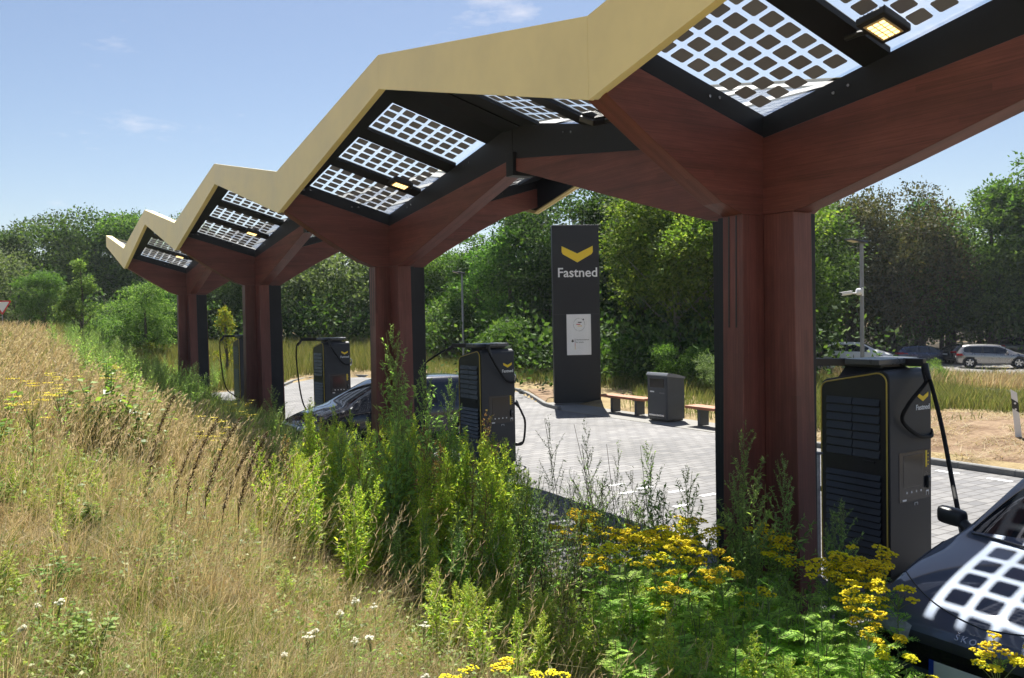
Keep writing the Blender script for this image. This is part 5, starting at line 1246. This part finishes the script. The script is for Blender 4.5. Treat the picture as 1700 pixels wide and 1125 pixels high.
WP = {'mug': [weed_proto('mugwort', 'weed', 100+i, 1.6, 32+4*(i % 3), .22, .5, .075, (M_STEM, M_MUG, M_MUGT)) for i in range(4)],
      'ora': [weed_proto('orache', 'weed', 200+i, 1.4, 34, .17, .8, .085, (M_STEM, M_YG, M_YG)) for i in range(4)],
      'rus': [weed_proto('dock', 'weed', 300+i, 1.2, 22, .18, .35, .06, (M_BROWN, M_YG if i == 0 else M_RED, M_RED)) for i in range(2)],
      'thin': [weed_proto('mugwort', 'weed', 400+i, 1.6, 20, .22, .45, .05, (M_BROWN, M_MUG, M_MUGT), .6) for i in range(3)]}
USED = set()
def plant(key, x, y, h, label, group, wide=None, tilt=.06):
    P_ = WP[key]; pr = random.choice(P_) if isinstance(P_, list) else P_; s = h/pr['H']; wd = (s*.55+.45)*(wide or random.uniform(.85, 1.2)); z = float(gz(x, y))
    if pr.name not in USED: o = pr; USED.add(pr.name); o.location = (x, y, z)
    else: o = dup(pr, None, (x, y, z))
    o.scale = (wd, wd, s); o.rotation_euler = (random.gauss(0, tilt), random.gauss(.02, tilt), random.uniform(0, 6.28)); o['label'] = label
    if group: o['group'] = group
    return o
random.seed(21)
TALL = [(-3.11, 1.46, 2.33, 'tallest pale mugwort, rising in front of the second column'), (-3.29, 1.34, 2.0, 'tall mugwort spike just left of the tallest one before the second column'), (-2.92, 1.46, 2.04, 'tall mugwort spike right of the tallest one, against the second column'),
 (-2.62, 1.62, 1.95, 'mugwort standing against the right edge of the second column'), (-3.36, 2.45, 1.3, 'mugwort in front of the bonnet of the black-blue car'), (-2.88, 6.29, 1.45, 'mugwort in front of the foot of the third column'),
 (-3.36, 4.22, 1.1, 'mugwort before the nose of the black-blue car'), (-1.21, -.8, 1.9, 'tall grey-green mugwort in front of the nearest column, left side'), (-.78, -.96, 1.67, 'grey-green mugwort in front of the nearest column, right side'),
 (-1.29, .07, 1.67, 'lone upright mugwort against the paving left of the nearest column'), (-1.49, -.51, 1.54, 'small leaning mugwort just left of the nearest column'),
 (-.7, -1.25, 1.3, 'mugwort at the foot of the louvred charger door, left one'), (-.51, -1.25, 1.32, 'mugwort at the foot of the louvred charger door, right one'), (-.95, -.6, 1.5, 'mugwort between the nearest column and the guard post'), (-1.32, -1.09, 1.5, 'bushy mugwort at the front foot of the nearest column')]
for x, y, h, lab in TALL: plant('mug', x, y, h, lab, None, 1.0, .03)
for x, y, h, lab in ((-1.5, .68, 1.82, 'thin dark mugwort stalks against the paving below the totem'), (-1.25, 1.71, 1.75, 'thin dark mugwort against the paving right of the second charger'), (-1.75, .48, 1.6, 'thin mugwort in the loose clump below the totem'), (-1.46, .54, 1.62, 'thin mugwort at the right side of the loose clump below the totem'), (-1.73, 0, 1.45, 'short thin mugwort behind the tansy')):
    plant('thin', x, y, h, lab, None, 1.0, .03)
for x, y, h, lab in ((-2.35, 1.25, 1.72, 'rust-red dock spike standing out left of the second charger'), (-3.0, 1.2, 1.5, 'rust-brown dock among the green weeds before the second column')):
    plant('rus', x, y, h, lab, None, 1.1, .03)
def fill(key, n, poly, hf, label, group, mind=.0):
    P = np.array(poly); lo, hi = P.min(0), P.max(0); k = 0
    while k < n:
        x, y = random.uniform(lo[0], hi[0]), random.uniform(lo[1], hi[1])
        if not in_poly(np.array([x]), np.array([y]), poly)[0]: continue
        plant(key, x, y, hf(x, y)*random.uniform(.82, 1.12), label, group); k += 1
NEARW = [(-4.25, .3), (-3.1, -.2), (-2.1, 1.0), (-1.6, 2.2), (-1.5, 4.5), (-2.9, 5), (-4.2, 2.4)]
fill('ora', 120, NEARW, lambda x, y: .92+.42*sstep(-3.8, -2.6, x)-.2*(y < .3), 'yellow-green orache in the thick weed patch below the second column', 'orache in the central weed patch')
fill('mug', 90, [(-3.7, .5), (-2.9, -.15), (-1.95, 1.0), (-1.3, 2.4), (-1.2, 5.5), (-2.8, 6.5), (-3.9, 3)], lambda x, y: .85+.5*sstep(-3.3, -2.3, x)-.3*sstep(2.5, 5, y), 'grey-green mugwort in the thick weed patch in front of the dark car', 'mugwort in the central weed patch')
fill('mug', 80, [(-1.25, 5.5), (-1.2, 24), (-3.0, 24), (-3.3, 12), (-3.1, 6)], lambda x, y: .62+.5*sstep(13, 17, y), 'mugwort along the foot of the far columns', 'mugwort along the far columns')
fill('mug', 95, [(-4.7, 11), (-3.2, 9.5), (-2.2, 12), (-1.4, 17), (-1.1, 27), (-3.4, 29), (-4.6, 22)], lambda x, y: 1.35, 'grey-green mugwort on the lower slope left of the far columns', 'mugwort on the slope left of the far columns')
fill('thin', 34, [(-3.1, -.3), (-2.2, -.7), (-1.2, -.1), (-1.15, 2.0), (-2.0, .9)], lambda x, y: 1.2, 'thin mugwort behind the yellow tansy, left of the nearest column', 'thin mugwort behind the tansy')
fill('mug', 5, [(-2.3, -.7), (-1.15, -.3), (-1.0, -1.7), (-1.5, -2.1), (-2.3, -1.4)], lambda x, y: .98, 'low mugwort among the tansy in front of the nearest column', 'low mugwort among the tansy')
fill('rus', 12, NEARW, lambda x, y: 1.25, 'reddish seeding dock in the central weed patch', 'reddish docks in the central weed patch')
fill('mug', 26, [(-3, 24), (2.5, 30.2), (2.5, 34), (-4.5, 33)], lambda x, y: 1.3, 'grey-green weed at the end of the canopy, left of the fourth column', 'weeds beyond the fourth column')

# tansy: ferny leaves and flat heads of yellow buttons
def tansy_proto(seed, H=1.1, heads=True):
    rng = np.random.default_rng(seed); S = [tube_quads([[0, 0, -.05], [.01, .02, H*.5], [.0, .03, H*.9]], .005, .003, 5)]; Lv = []; bt = []
    def frond(p0, az, L_, el):
        d = np.array([cos(az)*cos(el), sin(az)*cos(el), sin(el)]); sd = np.array([-sin(az), cos(az), 0]); m_ = 9; f = np.linspace(.12, .97, m_)
        for s in (-1, 1):
            P = p0+np.outer(f*L_, d); P[:, 2] -= (f**2)*L_*.35; D = sd*s+d*.55+rng.normal(0, .08, (m_, 3)); D[:, 2] -= .1; ll = L_*.30*np.sin(pi*(f*.8+.17)); Lv.append(leaves(P, D, ll, ll*.34, rng, .12, .1))
            for ff in (.4, .7):  # teeth of the leaflets
                Lv.append(leaves(P+D*(ll*ff)[:, None]*.9, D*.5+d, ll*.35, ll*.14, rng, .12))
        S.append(tube_quads([p0, p0+d*L_*.5-[0, 0, .08*L_], p0+d*L_-[0, 0, .35*L_]], .0018, .001, 3))
    for i in range(20):
        t = .08+.78*i/20; frond(np.array([0, .02*t, H*t]), i*2.4+rng.normal(0, .3), rng.uniform(.15, .25)*(1.15-.55*t), radians(rng.uniform(15, 50)))
    for c in range(rng.integers(7, 11) if heads else 0):
        a = rng.random()*2*pi; r_ = rng.uniform(.02, .15); top = np.array([cos(a)*r_, sin(a)*r_+.03, H*rng.uniform(.90, 1.03)-r_*.45]); b0 = np.array([0, .03, H*.80]); S.append(tube_quads([b0, (b0+top)/2+[cos(a)*.012, sin(a)*.012, 0], top-[0, 0, .03]], .003, .0015, 3))
        for q in range(rng.integers(16, 30)):
            aa = rng.random()*2*pi; rr = rng.random()**.5*.048; p = top+np.array([cos(aa)*rr, sin(aa)*rr, -rr*.45+rng.normal(0, .003)]); S.append(tube_quads([top-[0, 0, .03], p-[0, 0, .004]], .0011, .0009, 3)); bt.append((p, rng.uniform(.0075, .0102)))
    V, F = [], []
    for p, r_ in bt:
        o = len(V); k_ = 7
        for rr, zz in ((.75, -.35), (1.0, .15), (.62, .62)):
            for j in range(k_): a = 2*pi*j/k_; V.append((p[0]+rr*r_*cos(a), p[1]+rr*r_*sin(a), p[2]+zz*r_))
        V.append((p[0], p[1], p[2]+.78*r_))
        for j in range(k_):
            j2 = (j+1) % k_; F += [(o+j, o+j2, o+k_+j2, o+k_+j), (o+k_+j, o+k_+j2, o+2*k_+j2, o+2*k_+j), (o+2*k_+j, o+2*k_+j2, o+3*k_)]
    t = thing('tansy', '', 'wildflower', (0, 0, -60)); link('stem', quads_mesh('stem', np.concatenate(S), M_STEM), t); link('foliage', quads_mesh('foliage', np.concatenate(Lv), M_TAN), t)
    t['H'] = H
    if heads: me = bpy.data.meshes.new('flower_heads'); me.from_pydata(V, [], F); me.materials.append(M_TANF); me.polygons.foreach_set('use_smooth', [True]*len(F)); link('flower_heads', me, t)
    return t
WP['tan'] = [tansy_proto(500+i) for i in range(6)]
M_BRD = leafmat('broad_leaf', [(0.075, 0.138, 0.025), (0.138, 0.237, 0.037), (0.225, 0.338, 0.062), (0.312, 0.400, 0.112)], .4, .45, 1.1, .1)
def broad(seed, H=.85):
    rng = np.random.default_rng(seed); S, Lv = [], []
    for i in range(14):
        a = rng.random()*2*pi; r_ = rng.uniform(.03, .28); tp = np.array([cos(a)*r_, sin(a)*r_, H*rng.uniform(.6, 1.05)]); S.append(tube_quads([[0, 0, -.03], tp*[.5, .5, .55], tp], .004, .002, 4))
        k_ = 20; f = rng.uniform(.15, 1, k_); P = tp*f[:, None]*np.array([1, 1, 1]); b_ = rng.random(k_)*2*pi; D = np.stack([np.cos(b_), np.sin(b_), rng.uniform(-.3, .5, k_)], 1); ll = rng.uniform(.04, .085, k_); Lv.append(leaves(P, D, ll, ll*.75, rng, .35, .15))
    t = thing('broad_leaved_shrub', '', 'bush', (0, 0, -60)); link('stem', quads_mesh('stem', np.concatenate(S), M_STEM), t); link('foliage', quads_mesh('foliage', np.concatenate(Lv), M_BRD), t); t['H'] = H; return t
WP['broad'] = [broad(900), broad(901)]
random.seed(33)
TANSY = [(-2.14, .14, 1.04), (-2.25, .21, .85), (-2.03, -.17, 1.01), (-2.18, -.54, 1.02), (-2.15, -.68, 1.03), (-1.59, -.44, 1.15), (-1.93, -.71, 1.07), (-1.49, -.51, 1.10), (-1.87, -.98, 1.02), (-2.37, -1.13, .92), (-2.49, -.71, .91), (-2.08, -1.56, .96), (-2.54, -1.26, .76), (-1.91, -1.07, .9), (-2.3, -.3, .95), (-1.75, -.7, 1.05)]
TANSY += [(x+random.uniform(-.22, .22), y+random.uniform(-.22, .22), h*random.uniform(.85, 1.0)) for x, y, h in TANSY]
for x, y, h in TANSY: plant('tan', x, y, h+.02, 'yellow-headed tansy in the clump left of and below the nearest column', 'tansies left of the nearest column', 1.0, .05)
for x, y, h in [(-1.08, -1.0, 1.17), (-.9, -1.0, 1.11), (-1.2, -1.12, 1.05), (-1.0, -.88, 1.1)]: plant('tan', x, y, h, 'yellow-headed tansy directly in front of the nearest column', 'tansies before the nearest column', 1.0, .04)
for x, y, h in [(-1.09, -1.71, 1.14), (-1.32, -1.8, 1.11), (-1.02, -1.99, 1.15), (-1.34, -2.26, 1.08), (-1.44, -2.08, 1.05), (-1.21, -1.99, 1.13), (-1.98, -2.57, .86), (-2.1, -2.73, .8), (-1.18, -1.6, 1.12), (-1.28, -1.95, 1.1), (-1.5, -2.25, 1.0), (-1.12, -1.85, 1.12), (-1.4, -1.75, 1.05), (-1.75, -2.3, .9), (-1.05, -1.8, 1.18)]: plant('tan', x, y, h, 'yellow-headed tansy between the charger door and the nose of the grey car', 'tansies before the grey car', 1.0, .04)
for x, y, h, lab in [(-1.51, -2.98, .95, 'yellow-headed tansy right in front of the badge of the grey car'), (-1.65, -3.13, .9, 'yellow-headed tansy at the right edge in front of the grey car'), (-2.03, -3.0, .72, 'low yellow-headed tansy covering the number plate of the grey car'),
                    (-4.21, -2.11, .5, 'short tansy at the bottom edge, left one of a close pair'), (-4.17, -2.3, .5, 'short tansy at the bottom edge, right one of a close pair'), (-4.54, -2.19, .46, 'short tansy nearest the bottom edge of the picture')]:
    plant('tan', x, y, h, lab, None, 1.0, .04)
# leafy tansy that has not flowered (foreground green)
def ferny(seed):
    t = tansy_proto(seed, .75, False); 
    for c in list(t.children):
        if c.name.startswith('flower_heads'): bpy.data.objects.remove(c)
    t.name = 'fern_leaved_weed'; t['category'] = 'weed'; return t
WP['fern'] = [ferny(600+i) for i in range(4)]
fill('fern', 150, [(-3.7, -2.2), (-2.6, -.9), (-1.9, -.7), (-1.5, -1.6), (-1.75, -2.5), (-2.5, -3.4), (-3.3, -3.3)], lambda x, y: .62+.25*sstep(-3.4, -2.0, x), 'fresh green fern-leaved weed carpeting the slope below the tansies', 'fern-leaved weeds on the slope')
fill('ora', 34, [(-3.6, -2.1), (-2.6, -.95), (-1.8, -.9), (-1.5, -1.8), (-2.3, -3.1), (-3.2, -3.1)], lambda x, y: .72, 'bright green leafy weed growing up through the fern-leaved carpet', 'leafy weeds in the fern-leaved carpet')
fill('fern', 22, [(-2.9, -1.2), (-1.9, -.9), (-1.5, -1.7), (-2.2, -2.4)], lambda x, y: .95, 'tall fern-leaved weed without flowers between the tansies', 'tall fern-leaved weeds between the tansies')
fill('ora', 46, [(-7.2, -1.5), (-4.4, -1.2), (-4.2, 3.5), (-5, 9), (-7.5, 9)], lambda x, y: .34, 'small green weed sprouting in the dry grass of the near bank', 'small weeds in the dry grass')
fill('broad', 26, [(-7.2, -1.2), (-4.6, -.8), (-4.5, 3.5), (-5, 9), (-7.5, 9)], lambda x, y: .30, 'low broad-leaved plant half sunk in the dry grass of the near bank', 'low broad-leaved plants in the dry grass')
fill('fern', 16, [(-2.1, -3.3), (-1.4, -2.6), (-1.3, -3.6), (-1.9, -3.9)], lambda x, y: .5, 'fern-leaved weed at the foot of the grey car', 'fern-leaved weeds before the grey car')
fill('ora', 30, [(-4.1, -.2), (-3.0, -.6), (-3.0, -1.6), (-4.0, -1.7)], lambda x, y: .55, 'short green orache at the front edge of the weed patch', 'short orache at the front of the weed patch')

# ragwort, yarrow, dead stalks, broad-leaved bush
def umbel(seed, H, heads, fl, name, cat, petal, flat):
    rng = np.random.default_rng(seed); S = [tube_quads([[0, 0, -.03], [0, .01, H*.6]], .004, .003, 4)]; Lv, Fl = [], []
    for i in range(22):
        t = .1+.65*i/22; a = i*2.4; D = np.array([[cos(a), sin(a), .5]]); k_ = 6; P = np.array([[0, 0, H*t]])+D*np.linspace(.01, .07, k_)[:, None]; Lv.append(leaves(P, np.tile(D, (k_, 1))+rng.normal(0, .6, (k_, 3)), .035, .009, rng, .6))
    for c in range(heads):
        a = rng.random()*2*pi; r_ = rng.random()**.5*flat; top = np.array([cos(a)*r_, sin(a)*r_, H*(1-.10*r_/flat)+rng.normal(0, .012+.7*max(0, flat-.05))]); S.append(tube_quads([[0, .01, H*.6], (np.array([0, 0, H*.8])+top)/2, top], .0018, .001, 3))
        k_ = fl; aa = rng.random(k_)*2*pi; rr = rng.random(k_)**.5*flat*.30; P = top+np.stack([np.cos(aa)*rr, np.sin(aa)*rr, rng.normal(0, .002, k_)], 1); Fl.append(leaves(P, np.stack([np.cos(aa*3), np.sin(aa*3), np.full(k_, .25)], 1), .010, .009, rng, .2))
    t = thing(name, '', cat, (0, 0, -60)); link('stem', quads_mesh('stem', np.concatenate(S), M_STEM), t); link('foliage', quads_mesh('foliage', np.concatenate(Lv), M_MUG), t); link('flower_heads', quads_mesh('flower_heads', np.concatenate(Fl), petal), t); t['H'] = H; return t
WP['rag'] = [umbel(700+i, .75, 16, 34, 'ragwort', 'wildflower', M_RAGF, .13) for i in range(2)]
WP['yar'] = [umbel(710+i, .36, 9, 40, 'yarrow', 'wildflower', M_YARW, .032) for i in range(2)]
for x, y, h, lab in [(-5.7, 4.22, .75, 'yellow ragwort in the dry grass at upper left, the larger flowering one'), (-6.05, 2.49, .72, 'paler ragwort at the left edge of the dry grass'), (-2.54, 10.21, .75, 'small ragwort glowing before the foot of the third column'), (-2.81, 8.14, .8, 'ragwort with full yellow heads left of the dark car nose'), (-4.29, 3.86, .75, 'ragwort with few heads below the fourth column'), (-4.66, 8.77, .75, 'ragwort behind the broad-leaved bush')]:
    plant('rag', x, y, h*1.25, lab, None, 1.15, .03)
for i, (x, y, lab) in enumerate([(-6.19, -.79, 'left one of two white yarrow heads near the left edge'), (-6.12, -.74, 'right one of two white yarrow heads near the left edge'), (-4.47, -.63, 'white yarrow at the foot of the weed patch, middle of a loose row'), (-4.34, -.66, 'white yarrow at the foot of the weed patch, right of a loose row'), (-4.70, -1.02, 'white yarrow slightly below the loose row'),
    (-4.79, -1.44, 'large white yarrow cluster in the middle of the foreground grass'), (-5.19, -1.6, 'white yarrow low in the orange dry grass, left of the large cluster'), (-5.03, -1.41, 'tiny white yarrow between two bigger ones'), (-4.68, -1.39, 'white yarrow right beside the large cluster'), (-4.59, -1.86, 'white yarrow close to the bottom edge'), (-4.2, -1.05, 'small white yarrow below the weed patch'), (-5.78, -2.06, 'white yarrow cut by the bottom edge'), (-4.96, -1.34, 'faint white yarrow in the middle grass'), (-6.25, -1.05, 'single white yarrow near the left edge, below the pair')]):
    plant('yar', x, y, .29, lab, None, random.uniform(.6, 1.0), .05)
def stalk(seed, H=.8):
    rng = np.random.default_rng(seed); path = [[0, 0, -.03], [.02, -.01, H*.4], [.09, -.05, H*.75], [.17, -.09, H]]; S = [tube_quads(path, .004, .0015, 4)]; k_ = 420; f = rng.uniform(.35, 1, k_)
    px = np.interp(f, [0, .4, .75, 1], [0, .02, .09, .17]); py = -px*.53; P = np.stack([px, py, f*H], 1)+rng.normal(0, .005, (k_, 3)); Q = leaves(P, rng.normal(0, .6, (k_, 3))+[.2, -.1, .9], rng.uniform(.01, .02, k_), .008, rng, .9)
    t = thing('dead_dock', '', 'dead plant', (0, 0, -60)); link('stem', quads_mesh('stem', np.concatenate(S), M_BROWN), t); link('seed_spike', quads_mesh('seed_spike', Q, M_BROWN), t); t['H'] = H; return t
WP['dock'] = [stalk(800), stalk(801)]
for x, y, h, lab in [(-5.0, 3.48, .82, 'tall brown seed stalk standing apart at the left of the stalk group'), (-4.98, 2.41, .64, 'brown seed stalk, second from the left in the stalk group'), (-4.89, 2.35, .76, 'brown seed stalk at the centre of the stalk group'), (-4.80, 2.06, .78, 'brown seed stalk just right of the centre of the stalk group'), (-4.73, 1.77, .70, 'brown seed stalk leaning right beneath the pale grass'), (-4.60, 1.69, .74, 'rightmost brown seed stalk of the stalk group'), (-5.32, 3.8, .58, 'brown seed stalk beside the broad-leaved bush'), (-4.41, 1.34, .46, 'thin upright brown stalk at the edge of the weed patch')]:
    o = plant('dock', x, y, h*1.35, lab, None, 1.4, .02); o.rotation_euler = (o.rotation_euler[0], o.rotation_euler[1], random.uniform(-.35, .3))
for x, y, h, lab in [(-5.05, 5.88, .95, 'broad-leaved green shrub in the dry grass, the tall middle one of its clump'), (-5.33, 5.71, .75, 'broad-leaved green shrub at the left side of its clump'), (-4.75, 6.05, .8, 'broad-leaved green shrub at the right side of its clump'), (-4.72, 5.32, .7, 'broad-leaved green shrub in front of its clump, leaning right'), (-6.35, 3.4, .6, 'dark broad-leaved shrub cut by the left edge')]:
    plant('broad', x, y, h*1.3, lab, None, 1.35, .04)
# prototypes that found no place are dropped
for P_ in WP.values():
    for pr in P_:
        if pr.name not in USED:
            for c in list(pr.children): bpy.data.objects.remove(c)
            bpy.data.objects.remove(pr)
for key, (o, unused) in protos.items():
    if unused:
        for c in list(o.children): bpy.data.objects.remove(c)
        bpy.data.objects.remove(o)
for o in bpy.data.objects:
    if 'H' in o: del o['H']

# ------------------------------------------------------------------ veil: volume added to lift the dark woods like lens glare
hz = MB(); hz.box(-30, 140, -30, 140, -3.5, 24)
hm = bpy.data.materials.new('veil_glare'); hm.use_nodes = True; hn = hm.node_tree; hn.nodes.remove(hn.nodes['Principled BSDF'])
pv = hn.nodes.new('ShaderNodeVolumePrincipled'); pv.inputs['Color'].default_value = (.82, .90, 1, 1); pv.inputs['Density'].default_value = .00025; pv.inputs['Anisotropy'].default_value = .3
hn.links.new(pv.outputs[0], hn.nodes['Material Output'].inputs['Volume'])
tag(hz.build('veil_haze', hm), kind='stuff')
